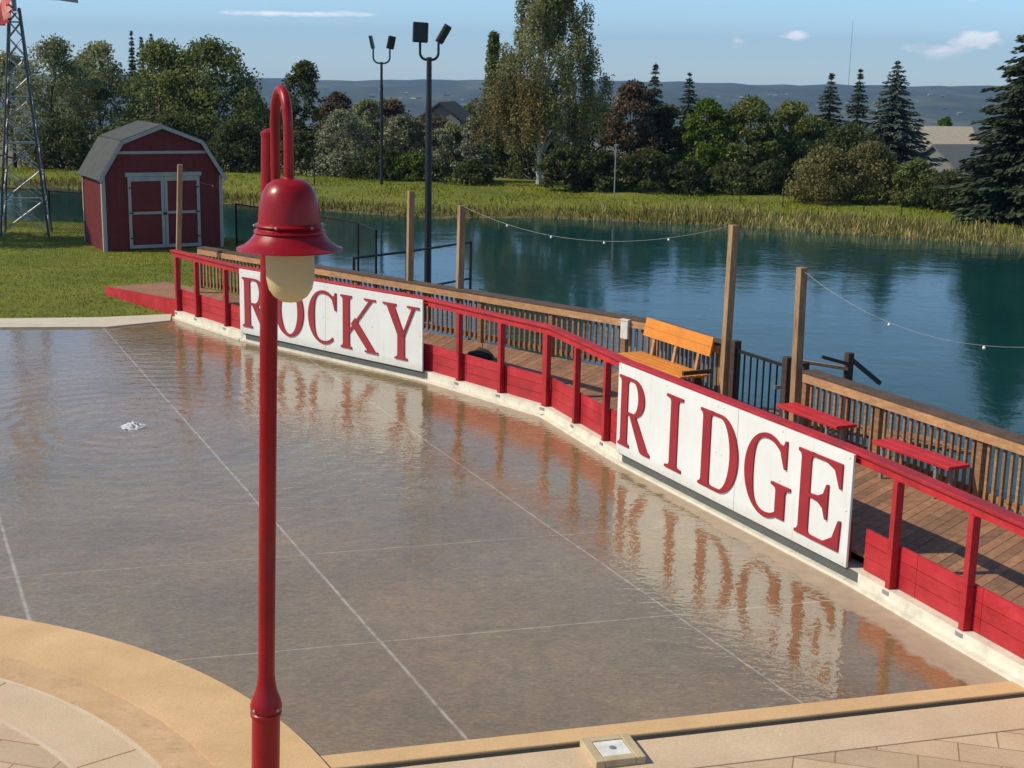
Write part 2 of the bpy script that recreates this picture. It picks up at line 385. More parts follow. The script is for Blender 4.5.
def sdist(px, py, poly):
    px = np.asarray(px, float); py = np.asarray(py, float)
    best = np.full(px.shape, 1e9); ins = np.zeros(px.shape, bool)
    n = len(poly)
    for i in range(n):
        ax, ay = poly[i]; bx, by = poly[(i+1)%n]; dx, dy = bx-ax, by-ay
        t = np.clip(((px-ax)*dx+(py-ay)*dy)/(dx*dx+dy*dy), 0, 1)
        best = np.minimum(best, np.hypot(px-ax-t*dx, py-ay-t*dy))
        c = ((ay > py) != (by > py)); xi = ax+(py-ay)/(dy if dy else 1e-9)*dx
        ins ^= c & (px < xi)
    return np.where(ins, -best, best)
WZ = -1.2
def hgt(x, y):
    x = np.asarray(x, float); y = np.asarray(y, float)
    d = sdist(x, y, LAKE)
    far = np.clip((y-46)/10, 0, 1)
    dn = np.clip(d/1.6, 0, 1); near = WZ+(-.05-WZ)*(dn*dn*(3-2*dn))
    fr = WZ+.62*(1-np.exp(-np.maximum(d,0)/3.0))
    h = near*(1-far)+fr*far
    h = np.where(d < 0, WZ+np.maximum(d*.35, -1.6), h)
    yy = np.maximum(y-76, 0)
    h = h-np.minimum(yy*.07, 32)-np.maximum(np.minimum(y-540,1100), 0)*.038
    return h
def h1(x, y): return float(hgt(np.array([x]), np.array([y]))[0])
def build_ground():
    xs = np.unique(np.concatenate([np.linspace(-2600,-60,28), np.arange(-60,-26,1.0), np.arange(-26,24,.4), np.arange(24,60,1.0), np.linspace(60,2600,28)]))
    ys = np.unique(np.concatenate([np.linspace(-400,-12,10), np.arange(-12,20,1.0), np.arange(20,50,.5), np.arange(50,84,.5), np.arange(84,120,2.0), np.linspace(120,1650,40)]))
    Xg, Yg = np.meshgrid(xs, ys); Z = hgt(Xg, Yg)
    Z = Z+np.where((Z > -1.1) & (Yg > 46), .05*np.sin(Xg*.9)*np.sin(Yg*.7+1), 0)
    # the ground dips under the paved area
    nx = len(xs); ny = len(ys)
    V = np.stack([Xg, Yg, Z], -1).reshape(-1,3)
    fs = [(j*nx+i, j*nx+i+1, (j+1)*nx+i+1, (j+1)*nx+i) for j in range(ny-1) for i in range(nx-1)]
    me = bpy.data.meshes.new('ground'); me.from_pydata(V.tolist(), [], fs); me.materials.append(M['ground'])
    me.polygons.foreach_set('use_smooth', [True]*len(me.polygons))
    o = bpy.data.objects.new('ground', me); COL.objects.link(o); structure(o)
build_ground()
structure(MB().add([(-64,3,WZ),(52,3,WZ),(52,76,WZ),(-64,76,WZ)], [(0,1,2,3)]).build('lake_water', M['lake']))

def build_hills():
    xs = np.linspace(-3200, 3200, 150); ys = np.concatenate([np.linspace(1500, 3700, 60), np.linspace(3900, 7500, 8)])
    Xg, Yg = np.meshgrid(xs, ys)
    f = np.clip((Yg-1500)/(3600-1500), 0, 1)
    crest = CH-3600*(.0074-.0022*(Xg/1100))+2.2*np.sin(Xg*.006+1)+1.5*np.sin(Xg*.017)+1.6*np.sin(Xg*.05)+.9*np.sin(Xg*.13+2)*np.sin(Xg*.031)+2.2*np.sin(Xg*.0031+.6)
    crest = np.where(Xg > 1150, crest+(1150-Xg)*.006, crest)
    Z = -76+(crest+76)*(f**.85)+ (3.0*np.sin(Xg*.011+Yg*.004)+2.5*np.sin(Xg*.023-Yg*.006))*f*(1-f)*4
    Z = np.where(Yg > 3600, crest-(Yg-3600)*.02, Z)
    nx = len(xs); ny = len(ys)
    V = np.stack([Xg, Yg, Z], -1).reshape(-1,3)
    fs = [(j*nx+i, j*nx+i+1, (j+1)*nx+i+1, (j+1)*nx+i) for j in range(ny-1) for i in range(nx-1)]
    me = bpy.data.meshes.new('hills'); me.from_pydata(V.tolist(), [], fs); me.materials.append(M['hills'])
    me.polygons.foreach_set('use_smooth', [True]*len(me.polygons))
    o = bpy.data.objects.new('hills', me); COL.objects.link(o); structure(o)
    # far town on the slope
    def hz(x, y):
        f = (y-1500)/2100; cr = CH-3600*(.0074-.0022*(x/1100))
        return -76+(cr+76)*f**.85+(3.0*math.sin(x*.011+y*.004)+2.5*math.sin(x*.023-y*.006))*f*(1-f)*4
    b = MB(); r = random.Random(5)
    for i in range(110):
        y = r.uniform(1700, 2900); x = y*r.uniform(-.22, .36); z = hz(x, y)
        w = r.uniform(2, 5); d = r.uniform(2, 4); h = r.uniform(1.5, 3.5)
        b.box(x-w, x+w, y-d, y+d, z-6, z+h)
        b.add([(x-w,y-d,z+h),(x+w,y-d,z+h),(x+w,y+d,z+h),(x-w,y+d,z+h),(x-w,y,z+h+1.6),(x+w,y,z+h+1.6)], [(0,1,5,4),(2,3,4,5),(0,4,3),(1,2,5)])
    t = NT('town_walls'); rr = t.n('ShaderNodeNewGeometry').outputs['Random Per Island']
    t.col(t.ramp(rr, [(0,(.05,.05,.05)),(.5,(.12,.115,.11)),(1,(.40,.38,.36))])); t.set(Roughness=.8)
    o = b.build('hillside_town', t.m)
    tag(o, 'pale specks of a distant town across the blue hillside', 'town', kind='stuff')
build_hills()

# ------------------------------------------------------------------ paving
def para(a, b, t): return (a[0]+(b[0]-a[0])*t, a[1]+(b[1]-a[1])*t)
pad_poly = [(-14,7.5),(-6,7.6),(-3.2,9.314),(4.95,11.597),(3.66,13.95),(1.60,18.37),(.66,20.82),(-1.33,23.23),(-5.00,26.45),(-6.80,28.7),(-8.0,27.25),(-9.98,26.98),(-14,26.8)]
structure(MB().add([(x,y,0) for x,y in pad_poly], [tuple(range(len(pad_poly)))]).build('splash_pad', M['pad']))
# pale concrete strip between pad and lawn
sp = [(-14,26.8),(-9.98,26.98),(-8.0,27.25),(-6.95,28.1)]; sq = [(-14,27.75),(-10.3,27.95),(-8.4,28.3),(-7.1,28.85)]
b = MB()
for i in range(3): b.hexa([(*sp[i],-.1),(*sp[i+1],-.1),(*sq[i+1],-.1),(*sq[i],-.1),(*sp[i],.03),(*sp[i+1],.03),(*sq[i+1],.03),(*sq[i],.03)])
structure(b.build('path', M['strip']))
# front coping
fa, fb = Vector((-1.33,9.84)), Vector((4.35,11.43)); fd = (fb-fa).normalized(); fn = Vector((fd.y,-fd.x))
A0 = fa-fd*.35; B0 = fa+fd*7.4
b = MB(); q0, q1, q2, q3 = A0+fn*.22, B0+fn*.22, B0, A0
b.hexa([(q.x,q.y,-.1) for q in (q0,q1,q2,q3)]+[(q.x,q.y,.012) for q in (q0,q1,q2,q3)])
structure(b.build('kerb_coping', M['coping'], bevel=.012))
# plaza slab below it, stamped field beyond
jt = NT('joint_shade_dirt'); jt.col((.022,.017,.013)); jt.set(Roughness=.95)  # near-black strip colour stands in for shade and dirt in the coping gap
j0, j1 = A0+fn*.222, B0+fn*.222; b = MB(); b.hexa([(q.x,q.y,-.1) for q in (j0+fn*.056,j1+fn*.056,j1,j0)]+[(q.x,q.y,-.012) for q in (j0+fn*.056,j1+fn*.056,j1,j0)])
structure(b.build('joint_shade_strip', jt.m))
p0, p1 = A0-fd*6+fn*.28, B0+fn*.28; p2, p3 = p1+fn*.52, p0+fn*.52
b = MB(); b.hexa([(q.x,q.y,-.1) for q in (p3,p2,p1,p0)]+[(q.x,q.y,-.008) for q in (p3,p2,p1,p0)])
structure(b.build('plaza_band', M['plaza'], bevel=.008))
p4, p5 = p2+fn*14, p3+fn*14; k0, k1 = p3+fn*.014, p2+fn*.014
b = MB(); b.hexa([(q.x,q.y,-.1) for q in (p5,p4,k1,k0)]+[(q.x,q.y,-.010) for q in (p5,p4,k1,k0)])
structure(b.build('plaza', M['stamped']))
# round terrace
AC = (-6.395,6.804)
def ring(r0, r1, z0, z1, a0=-40, a1=200, n=120):
    b = MB(); P = []
    for i in range(n+1):
        a = math.radians(a0+(a1-a0)*i/n); c, s = math.cos(a), math.sin(a); P.append((c,s))
    for i in range(n):
        (c,s),(e,t) = P[i],P[i+1]
        f = lambda r,c,s,z: (AC[0]+r*c, AC[1]+r*s, z)
        b.add([f(r0,c,s,z1),f(r1,c,s,z1),f(r1,e,t,z1),f(r0,e,t,z1)], [(0,1,2,3)])
        b.add([f(r1,c,s,z0),f(r1,e,t,z0),f(r1,e,t,z1),f(r1,c,s,z1)], [(0,1,2,3)])
        if r0 > 0: b.add([f(r0,c,s,z0),f(r0,e,t,z0),f(r0,e,t,z1),f(r0,c,s,z1)], [(3,2,1,0)])
    return b
structure(ring(5.06,5.80,-.1,.046).build('terrace_kerb', M['coping']))
structure(ring(4.74,5.06,-.1,.042).build('terrace_kerb_inner', M['copingworn']))
structure(ring(4.70,4.737,-.1,.036).build('terrace_joint', M['pale']))
structure(ring(4.22,4.697,-.1,.030).build('terrace_band', M['plaza']))
structure(ring(4.185,4.217,-.1,.034).build('terrace_joint_inner', M['pale']))
structure(ring(0,4.182,-.1,.026).build('terrace', M['stamped']))
b = MB()
for ang in (40, 62, 86, 108):
    a = math.radians(ang); c, s = math.cos(a), math.sin(a)
    b.bar((AC[0]+4.225*c, AC[1]+4.225*s, .031), (AC[0]+4.69*c, AC[1]+4.69*s, .031), .014, .006)
structure(b.build('terrace_groove', M['copingworn']))

# valve box set into the coping
dx = (.83, 9.97)
vb = thing('valve_box', 'square white lid in a mossy concrete collar on the pool edge', 'valve box', (dx[0],dx[1],-.008), math.atan2(fd.y,fd.x))
b = MB()
for x0,x1,y0,y1 in ((-.2,-.125,-.2,.2),(.125,.2,-.2,.2),(-.125,.125,-.2,-.125),(-.125,.125,.125,.2)): b.box(x0,x1,y0,y1,-.02,.062)
b.build('collar', M['drainwood'], vb, local=True, bevel=.006)
MB().box(-.122,.122,-.122,.122,.0,.056).build('lid', M['plaster'], vb, local=True, bevel=.008)
MB().lathe([(.028,.057),(.028,.061),(.018,.063)], n=16).build('knob', M['grey'], vb, local=True)

# bubbler: low boil of white water
bt = thing('water_bubbler', 'small white boil of bubbling water on the wet splash pad', 'fountain jet', (-5.44,19.61,0))
fo = NT('white_foam'); fo.col((.80,.82,.84)); fo.set(Roughness=.25); fo.bsdf.inputs['Transmission Weight'].default_value = .35
b = MB(); b.lathe([(.30,.003),(.25,.010),(.20,.022),(.17,.045),(.13,.05),(.10,.075),(.07,.085),(.04,.10),(.012,.10)], n=30)
r = random.Random(3); b.v = [(x*.6*(1+.3*math.sin(y*40)+r.uniform(-.12,.12)), y*.6*(1+.3*math.cos(x*37)+r.uniform(-.12,.12)), max(.003,z*.8*(.75+.35*math.sin(x*70+y*50)+r.uniform(-.1,.1)))) for x,y,z in b.v]
b.build('foam', fo.m, bt, smooth=True, local=True)
MB().lathe([(.06,.001),(.06,.008),(.05,.010)], n=20).build('nozzle_plate', M['grey'], bt, local=True)

# ------------------------------------------------------------------ lawn detail (blades)
def blades(n, xs, ys, hmin, hmax, w, ok, name, label, cat, mat, lean=.35, dens=None):
    x = rng.uniform(*xs, n); y = rng.uniform(*ys, n)
    k = ok(x, y); x, y = x[k], y[k]; n = len(x); z = hgt(x, y)
    h = rng.uniform(hmin, hmax, n)*(.7+.6*rng.random(n)); a = rng.uniform(0, 2*PI, n)
    dx, dy = np.cos(a)*w/2*rng.uniform(.6,1.4,n), np.sin(a)*w/2
    lx, ly = rng.normal(0,lean,n)*h, rng.normal(0,lean,n)*h
    V = np.empty((n,4,3))
    V[:,0] = np.stack([x-dx,y-dy,z-.02],-1); V[:,1] = np.stack([x+dx,y+dy,z-.02],-1)
    V[:,2] = np.stack([x+dx*.35+lx,y+dy*.35+ly,z+h],-1); V[:,3] = np.stack([x-dx*.35+lx,y-dy*.35+ly,z+h],-1)
    o = quads(name, V, mat); tag(o, label, cat, kind='stuff'); return o
def ok_lawn(x, y):
    d = sdist(x, y, LAKE); e = np.interp(x, [-14,-10.3,-8.4,-7.1,-6.4,-3], [27.8,28.0,28.35,28.9,30.4,30.4])
    return (d > .1) & (y > e) & (x < -2.5) & ~((x > -6.9) & (y < 31.4))
blades(110000, (-20,-2.5), (27.8,52), .015, .04, .022, ok_lawn, 'lawn_grass', 'short mown green lawn around the red shed', 'grass', G['grass'])
def ok_bank(x, y):
    d = sdist(x, y, LAKE); return (d > .2) & (d < 12) & (np.abs(x) < y*.40)
blades(80000, (-32,32), (50,84), .04, .11, .05, ok_bank, 'bank_grass', 'sunny meadow grass on the far bank of the lake', 'grass', G['grass'], .5)
def ok_reed(x, y):
    d = sdist(x, y, LAKE); p = np.clip((x-3)/6, 0, 1)*.95+.03
    return (d > -1.0) & (d < 2.8) & (y > 44) & (np.abs(x) < y*.42) & (rng.random(len(x)) < p*(.35+.65*(np.sin(x*2.1)+np.sin(x*.83+1)+1.2 > 0)))
blades(60000, (-4,27), (46,66), .12, .38, .05, ok_reed, 'lakeside_reeds', 'dry straw coloured reeds along the far shore', 'reeds', G['reed'], .22)
def ok_reed2(x, y):
    d = sdist(x, y, LAKE); return (d > -.2) & (d < 1.6) & (y > 44) & (np.abs(x) < y*.42)
blades(40000, (-32,10), (54,76), .12, .30, .05, ok_reed2, 'shore_sedge', 'low brownish sedge at the water line left of the reeds', 'sedge', G['weed'], .3)
def ok_weed(x, y):
    d = sdist(x, y, LAKE); f = sdist(x, y, F+[(0,0),(-8,20)]); return (d > -.05) & (f > .12) & (y < 44) & (x > -3.5) & (rng.random(len(x)) < .3+.7*(np.sin(x*2.3+y*1.7) > .3))
blades(12000, (-3.5,8), (11,31), .3, .9, .03, ok_weed, 'bank_weeds', 'tall green weeds behind the brown deck fence', 'weeds', G['weed'], .25)

# ------------------------------------------------------------------ deck
def nrm(a, b):
    d = Vector((b[0]-a[0], b[1]-a[1])).normalized(); return d, Vector((d.y, -d.x))    # normal towards the pool
def walk(pl, step=None, n=None):
    L = [0]
    for i in range(len(pl)-1): L.append(L[-1]+math.dist(pl[i], pl[i+1]))
    out = []
    for s in np.linspace(0, L[-1], n):
        i = max(j for j in range(len(pl)-1) if L[j] <= s+1e-9); out.append(para(pl[i], pl[i+1], (s-L[i])/(L[i+1]-L[i])))
    return out
DZ = .30
ra = walk(R0, n=178); rb_ = walk([k2(*q) for q in ((-6.72,29.98),(-1.0,24.85),(.4,23.55),(2.22,21.91),(3.1,20.1),(5.59,14.87),(6.55,12.86),(7.55,10.8))], n=178)
b = MB()
for i in range(177):
    a0, b0 = Vector(ra[i]), Vector(rb_[i]); a1, b1 = Vector(ra[i+1]), Vector(rb_[i+1])
    a1 = a1+(a0-a1)*.05; b1 = b1+(b0-b1)*.05
    a0, a1 = a0+(b0-a0)*.015, a1+(b1-a1)*.015
    z = DZ+random.uniform(-.002,.002)
    q = [a0, a1, b1, b0]
    b.hexa([(p.x,p.y,z-.035) for p in q]+[(p.x,p.y,z) for p in q])
structure(b.build('deck', M['deck']))
# joists / rim under the deck
b = MB()
for i in range(len(F)-1):
    if i == 0: continue
    d, n = nrm(F[i], F[i+1]); b.beam(F[i], F[i+1], n, -.06, -.02, -.05, DZ-.04)
structure(b.build('deck_rim', M['darkwood']))
# piles under the deck edge
for i, (x, y) in enumerate(walk(F[1:], n=12)):
    pass
# white kerb under the railing
b = MB()
for i in range(len(R0)-1):
    d, n = nrm(R0[i], R0[i+1]); b.beam(R0[i], R0[i+1], n, -.12, .10, -.1, .155); b.beam(R0[i], R0[i+1], n, .102, .165, -.1, .034)
structure(b.build('kerb', M['kerbwhite']))

# entry ramp
rp = thing('entry_ramp', 'low red wooden ramp from the lawn up to the deck entrance', 'ramp', (-8.1,30.8,0))
b = MB()
ta, tb = Vector((-9.1,31.5)), Vector((-7.0,29.0)); tn = Vector((.77,.64))*1.35
b.hexa([(ta.x,ta.y,-.06),(tb.x,tb.y,-.06),(tb.x+tn.x,tb.y+tn.y,-.06),(ta.x+tn.x,ta.y+tn.y,-.06),(ta.x,ta.y,.16),(tb.x,tb.y,.27),(tb.x+tn.x,tb.y+tn.y,.27),(ta.x+tn.x,ta.y+tn.y,.16)])
b.build('ramp_boards', M['deck'], rp)
b = MB(); nn = Vector((-.77,-.64))
q = [ta+nn*.045-(tb-ta)*.07, tb+nn*.045, tb+nn*.002, ta+nn*.002-(tb-ta)*.07]
b.hexa([(p.x,p.y,-.06) for p in q]+[(q[0].x,q[0].y,.14),(q[1].x,q[1].y,.31),(q[2].x,q[2].y,.31),(q[3].x,q[3].y,.14)])
b.build('side_board', M['red'], rp)

# ------------------------------------------------------------------ red railing
rl = thing('red_railing', 'red painted timber railing curving along the splash pad edge', 'railing', (*R0[0],0))
def on_rail(seg, t): return para(R0[seg], R0[seg+1], t)
def tproj(seg, p):
    a, c = Vector(R0[seg]), Vector(R0[seg+1]); return max(0,min(1,(Vector(p)-a).dot(c-a)/(c-a).length_squared))
posts = [(0,.02),(0,tproj(0,(-6.22,27.95))),(0,tproj(0,(-5.5,26.95)))]+[(2,tproj(2,(-.92,22.4))),(2,tproj(2,(-.2,21.6))),(2,.985),(3,tproj(3,(1.0,19.78))),(3,tproj(3,(1.43,18.85)))]+[(5,tproj(5,(3.80,13.27))),(5,tproj(5,(4.28,12.25))),(6,.08)]
for k, (s, t) in enumerate(posts):
    d, n = nrm(R0[s], R0[s+1]); p = Vector(on_rail(s, t)); w = .037 if k not in (5,) else .055
    o = MB().beam(p-d*w, p+d*w, n, .002, .092, .135, 1.262).build('post', M['red'], rl, bevel=.006)
    f = MB().beam(p-d*(w+.012), p+d*(w+.012), n, .0, .108, .095, .134).build('post_foot', M['grey'], o)
b = MB(); c = MB(); 
for i in range(len(R0)-1):
    d, n = nrm(R0[i], R0[i+1]); a, e = Vector(R0[i]), Vector(R0[i+1])
    ex = d*.03 if 0 < i else d*0
    b.beam(a-(d*.12 if i == 0 else d*0), e, n, -.002, .060 if True else 0, 1.264, 1.352)
    c.beam(a-(d*.16 if i == 0 else d*.01), e+d*.0, n, -.055-.001*i, .088+.001*i, 1.354+.001*(i%2), 1.392+.001*(i%2))
b.build('rail_board', M['red'], rl); c.build('rail_cap', M['red'], rl, bevel=.006)
def panel(seg, t0, t1, z0=.158, z1=.60):
    d, n = nrm(R0[seg], R0[seg+1]); a, e = on_rail(seg, t0), on_rail(seg, t1)
    b = MB(); hh = (z1-z0)/3
    for k in range(3): b.beam(a, e, n, -.035, -.004, z0+k*hh+.003, z0+(k+1)*hh-.003)
    b.build('kick_panel', M['redpanel'], rl)
panel(0,.0,.45); panel(0,.452,.998); panel(1,.0,.998,.158,.6); panel(2,.0,.33); panel(2,.332,.66); panel(2,.662,.985); panel(3,.0,.5); panel(3,.502,.985); panel(4,.0,.97); panel(5,.04,.35); panel(5,.352,.70); panel(5,.702,.995); panel(6,.0,.995)

# ------------------------------------------------------------------ signs with raised letters
def strip_poly(out, inn):      # closed band between two polylines
    return ('band', out, inn)
def arc(cx, cy, rx, ry, a0, a1, n=22):
    return [(cx+rx*math.cos(math.radians(a0+(a1-a0)*i/n)), cy+ry*math.sin(math.radians(a0+(a1-a0)*i/n))) for i in range(n+1)]
def stem(xc, w, W, y0, y1, top=True, bot=True):
    s = .032; k = .05; h = w/2; H = W/2
    L = []; 
    if bot: L += [(xc-H,y0),(xc+H,y0),(xc+H,y0+s),(xc+h+.018,y0+s+.014),(xc+h,y0+s+k)]
    else: L += [(xc-h,y0),(xc+h,y0)]
    if top: L += [(xc+h,y1-s-k),(xc+h+.018,y1-s-.014),(xc+H,y1-s),(xc+H,y1),(xc-H,y1),(xc-H,y1-s),(xc-h-.018,y1-s-.014),(xc-h,y1-s-k)]
    else: L += [(xc+h,y1),(xc-h,y1)]
    if bot: L += [(xc-h,y0+s+k),(xc-h-.018,y0+s+.014),(xc-H,y0+s)]
    return ('poly', L)
def diag(x0, y0, x1, y1, w):    # slanted stroke, w = horizontal width
    return ('poly', [(x0,y0),(x0+w,y0),(x1+w,y1),(x1,y1)])
def serif(xc, W, y, up):        # thin slab serif at height y
    s = .032; return ('poly', [(xc-W/2,y),(xc+W/2,y),(xc+W/2,y+s),(xc-W/2,y+s)] if not up else [(xc-W/2,y-s),(xc+W/2,y-s),(xc+W/2,y),(xc-W/2,y)])
H = .94; TH = .036; ST = .165
def bowl(x0, x1, y0, y1, th):   # D-shaped half ring opening to the left, attached at x0
    cy = (y0+y1)/2; fl = (x1-x0)*.35
    out = [(x0,y1)]+arc(x0+fl, cy, x1-x0-fl, (y1-y0)/2, 90, -90)+[(x0,y0)]
    inn = [(x0,y1-TH)]+arc(x0+fl, cy, x1-x0-fl-th, (y1-y0)/2-TH, 90, -90)+[(x0,y0+TH)]
    return ('band', out, inn)
def L_R(W):
    w = ST; xl = .06
    return [stem(xl+w/2, w, w+.12, 0, H), bowl(xl+w-.01, W*.80, H*.47, H, .15),
            ('poly', [(xl+w+.06,H*.485),(xl+w+.22,H*.485),(W*.93,.06),(W,.032),(W,0),(W-.20,0),(W-.24,.02)])]
def L_I(W): return [stem(W/2, ST, W, 0, H)]
def L_D(W): return [stem(.06+ST/2, ST, ST+.12, 0, H), bowl(.06+ST-.01, W, .0, H, .165)]
def L_E(W):
    x = .06+ST
    return [stem(.06+ST/2, ST, ST+.12, 0, H),
        ('poly', [(x,H-TH),(W*.62,H-TH),(W*.82,H-.09),(W*.93,H-.27),(W*.97,H-.27),(W*.97,H),(x,H)]),
        ('poly', [(x,H*.5-.02),(W*.48,H*.5-.03),(W*.60,H*.5-.08),(W*.66,H*.5-.19),(W*.70,H*.5-.19),(W*.70,H*.5+.19),(W*.66,H*.5+.19),(W*.60,H*.5+.08),(W*.48,H*.5+.03),(x,H*.5+.02)]),
        ('poly', [(x,0),(W*.98,0),(W,.33),(W*.955,.33),(W*.85,.13),(W*.64,TH),(x,TH)])]
def L_O(W):
    return [('band', arc(W/2,H/2,W/2,H/2+.012,0,360,48), arc(W/2,H/2,W/2-ST,H/2-TH,0,360,48))]
def cshape(W, a0, a1):
    n = 40; o = arc(W*.5,H/2,W*.5,H/2+.012,a0,a1,n); inn = arc(W*.5+.035,H/2,W*.5-.10,H/2-TH,a0,a1,n)
    # stroke thick at the left, thin at top and bottom
    i2 = []
    for i in range(n+1):
        a = math.radians(a0+(a1-a0)*i/n); k = max(0,-math.cos(a)); th = TH+(ST-TH)*k**1.3
        r = (W*.5-th, H/2+.012-TH-(.02*(1-k)))
        i2.append((W*.5+r[0]*math.cos(a), H/2+r[1]*math.sin(a)))
    return ('band', o, i2)
def L_C(W):
    return [cshape(W*1.04, 48, 308), ('poly', [(W*.84,H*.80),(W*.90,H*.66),(W*.94,H*.66),(W*.94,H*1.0),(W*.90,H*1.0),(W*.87,H*.93),(W*.78,H*.94)])]
def L_G(W):
    return [cshape(W*.96, 48, 300), ('poly', [(W*.78,H*.80),(W*.85,H*.66),(W*.89,H*.66),(W*.89,H*1.0),(W*.85,H*1.0),(W*.82,H*.93),(W*.74,H*.94)]),
            stem(W*.80, ST, W*.40, .045, H*.46, True, False)]
def L_K(W):
    x = .06+ST
    return [stem(.06+ST/2, ST, ST+.12, 0, H), ('poly', [(x,H*.36),(x,H*.30),(x+.06,H*.36),(W*.86,H-.032),(W*.78,H-.032)]), serif(W*.80,.28,H,True),
            ('poly', [(x+.05,H*.48),(x+.15,H*.60),(W-.05,.032),(W-.24,.032)]), serif(W-.15,.32,0,False)]
def L_Y(W):
    m = W*.5
    return [stem(m, ST, ST+.14, 0, H*.46, False, True), ('poly', [(m-.082,H*.45),(m+.085,H*.45),(W*.31,H-.032),(W*.31-.185,H-.032)]), serif(W*.18,.32,H,True),
            ('poly', [(m+.03,H*.45),(m+.082,H*.45),(W*.87,H-.032),(W*.80,H-.032)]), serif(W*.83,.28,H,True)]
M['greyboard'] = paint('grey_skirting', (.085,.09,.088), .8, .2)
def make_letter(parts, u0, v0, parent, label):
    b = MB()
    for k, p in enumerate(parts):
        w0 = .0225; w1 = .042+.0015*k
        if p[0] == 'poly':
            pts = [(u0+x, v0+y) for x, y in p[1]]; n = len(pts)
            b.add([(x,-w0,y) for x,y in pts]+[(x,-w1,y) for x,y in pts], [tuple(range(n)), tuple(range(2*n-1,n-1,-1))]+[(i,(i+1)%n,(i+1)%n+n,i+n) for i in range(n)])
        else:
            o = [(u0+x, v0+y) for x, y in p[1]]; q = [(u0+x, v0+y) for x, y in p[2]]; n = len(o)
            b.add([(x,-w1,y) for x,y in o]+[(x,-w1,y) for x,y in q]+[(x,-w0,y) for x,y in o]+[(x,-w0,y) for x,y in q],
                  [(i,i+1,i+1+n,i+n) for i in range(n-1)]+[(i,i+1,i+1+2*n,i+2*n) for i in range(n-1)]+[(i+n,i+1+n,i+1+3*n,i+3*n) for i in range(n-1)]+[(0,n,3*n,2*n),(n-1,2*n-1,4*n-1,3*n-1)])
    o = b.build('letter', M['letter'], parent, local=True); o['label'] = label; return o
def sign(name, label, loc, ang, letters):
    s = thing(name, label, 'sign', (loc[0],loc[1],.15), ang)
    n = (math.sin(ang), -math.cos(ang))
    for u0, u1 in ((0,2.80),(2.806,4.88)) if 'RIDGE' in label else ((0,2.44),(2.444,4.88)):
        MB().box(u0,u1,-.022,.006,.006,1.22).build('panel', M['white'], s, local=True, bevel=.003)
    for u in (.4,1.6,2.75,4.0,4.6): MB().box(u-.045,u+.045,.024,.105,.03,1.10).build('batten', M['darkwood'], s, local=True)
    MB().box(.12,5.08,.008,.030,-.105,.004).build('skirting_board', M['greyboard'], s, local=True)
    for u in (.06,1.22,2.38,2.50,3.66,4.82):
        for v in (.05,.61,1.17):
            MB().lathe([(.013,0),(.013,.004),(.006,.007)], (0,0,0), 8, Matrix.Rotation(PI/2,3,'X')).shift((u,-.0222,v)).build('screw', M['plaster'], s, local=True)
    for fn_, u0, W, ch in letters: make_letter(fn_(W), u0, .14, s, 'dark red letter '+ch)
    return s
sign('lettered_sign', 'long white board reading RIDGE in dark red letters, nearer one', (1.4316,18.2557), -1.1305,
     [(L_R,.06,.82,'R'),(L_I,1.26,.38,'I'),(L_D,2.04,.82,'D'),(L_G,3.00,.88,'G'),(L_E,3.99,.77,'E')])
sign('lettered_sign', 'long white board reading ROCKY behind the red lamp post', (-5.159,26.299), -.721,
     [(L_R,.10,.82,'R'),(L_O,1.06,.80,'O'),(L_C,1.99,.80,'C'),(L_K,2.86,.94,'K'),(L_Y,3.94,.88,'Y')])

# ------------------------------------------------------------------ brown fence
def fence_run(label, name, pts, stations, ends=True):
    fr = thing(name, label, 'fence', (*pts[0],DZ))
    L = [0]
    for i in range(len(pts)-1): L.append(L[-1]+math.dist(pts[i], pts[i+1]))
    def P(s):
        i = max(j for j in range(len(pts)-1) if L[j] <= s+1e-9); t = (s-L[i])/(L[i+1]-L[i]); d, n = nrm(pts[i], pts[i+1])
        return Vector(para(pts[i], pts[i+1], t)), d, n
    for s in stations:
        p, d, n = P(s); MB().beam(p-d*.045, p+d*.045, n, -.05, .045, DZ-.25, 1.160).build('post', M['fence'], fr, bevel=.005)
    for j in range(len(stations)-1):
        s0, s1 = stations[j], stations[j+1]; b = MB()
        p0, d, n = P(s0+.001); p1, _, _ = P(s1-.001)
        b.beam(p0+d*.05, p1-d*.05, n, -.045, -.012, 1.055, 1.145); b.beam(p0+d*.05, p1-d*.05, n, -.045, -.012, DZ+.07, DZ+.15)
        m = max(2, int((s1-s0)/.118))
        for k in range(1, m):
            q = p0+(p1-p0)*k/m; b.beam(q-d*.018, q+d*.018, n, -.010, .024, DZ+.04, 1.150)
        b.build('baluster_panel', M['fence'], fr)
        b = MB().beam(p0, p1, n, .046, .082, 1.057, 1.163); b.build('top_board', M['fascia'], fr)
    for i in range(len(pts)-1):
        d, n = nrm(pts[i], pts[i+1])
        MB().beam(Vector(pts[i])-d*.05, Vector(pts[i+1])+d*.05, n, -.165, .060, 1.167+.002*i, 1.205+.002*i).build('cap_board', M['cap'], fr, bevel=.005)
    return fr, P
def s_of(pts, p):
    best = None; acc = 0
    for i in range(len(pts)-1):
        a, c = Vector(pts[i]), Vector(pts[i+1]); t = max(0,min(1,(Vector(p)-a).dot(c-a)/(c-a).length_squared)); q = a+(c-a)*t
        dd = (q-Vector(p)).length
        if best is None or dd < best[0]: best = (dd, acc+t*(c-a).length)
        acc += (c-a).length
    return best[1]
FA = [F[1], F[2], k2(3.06,20.16)]
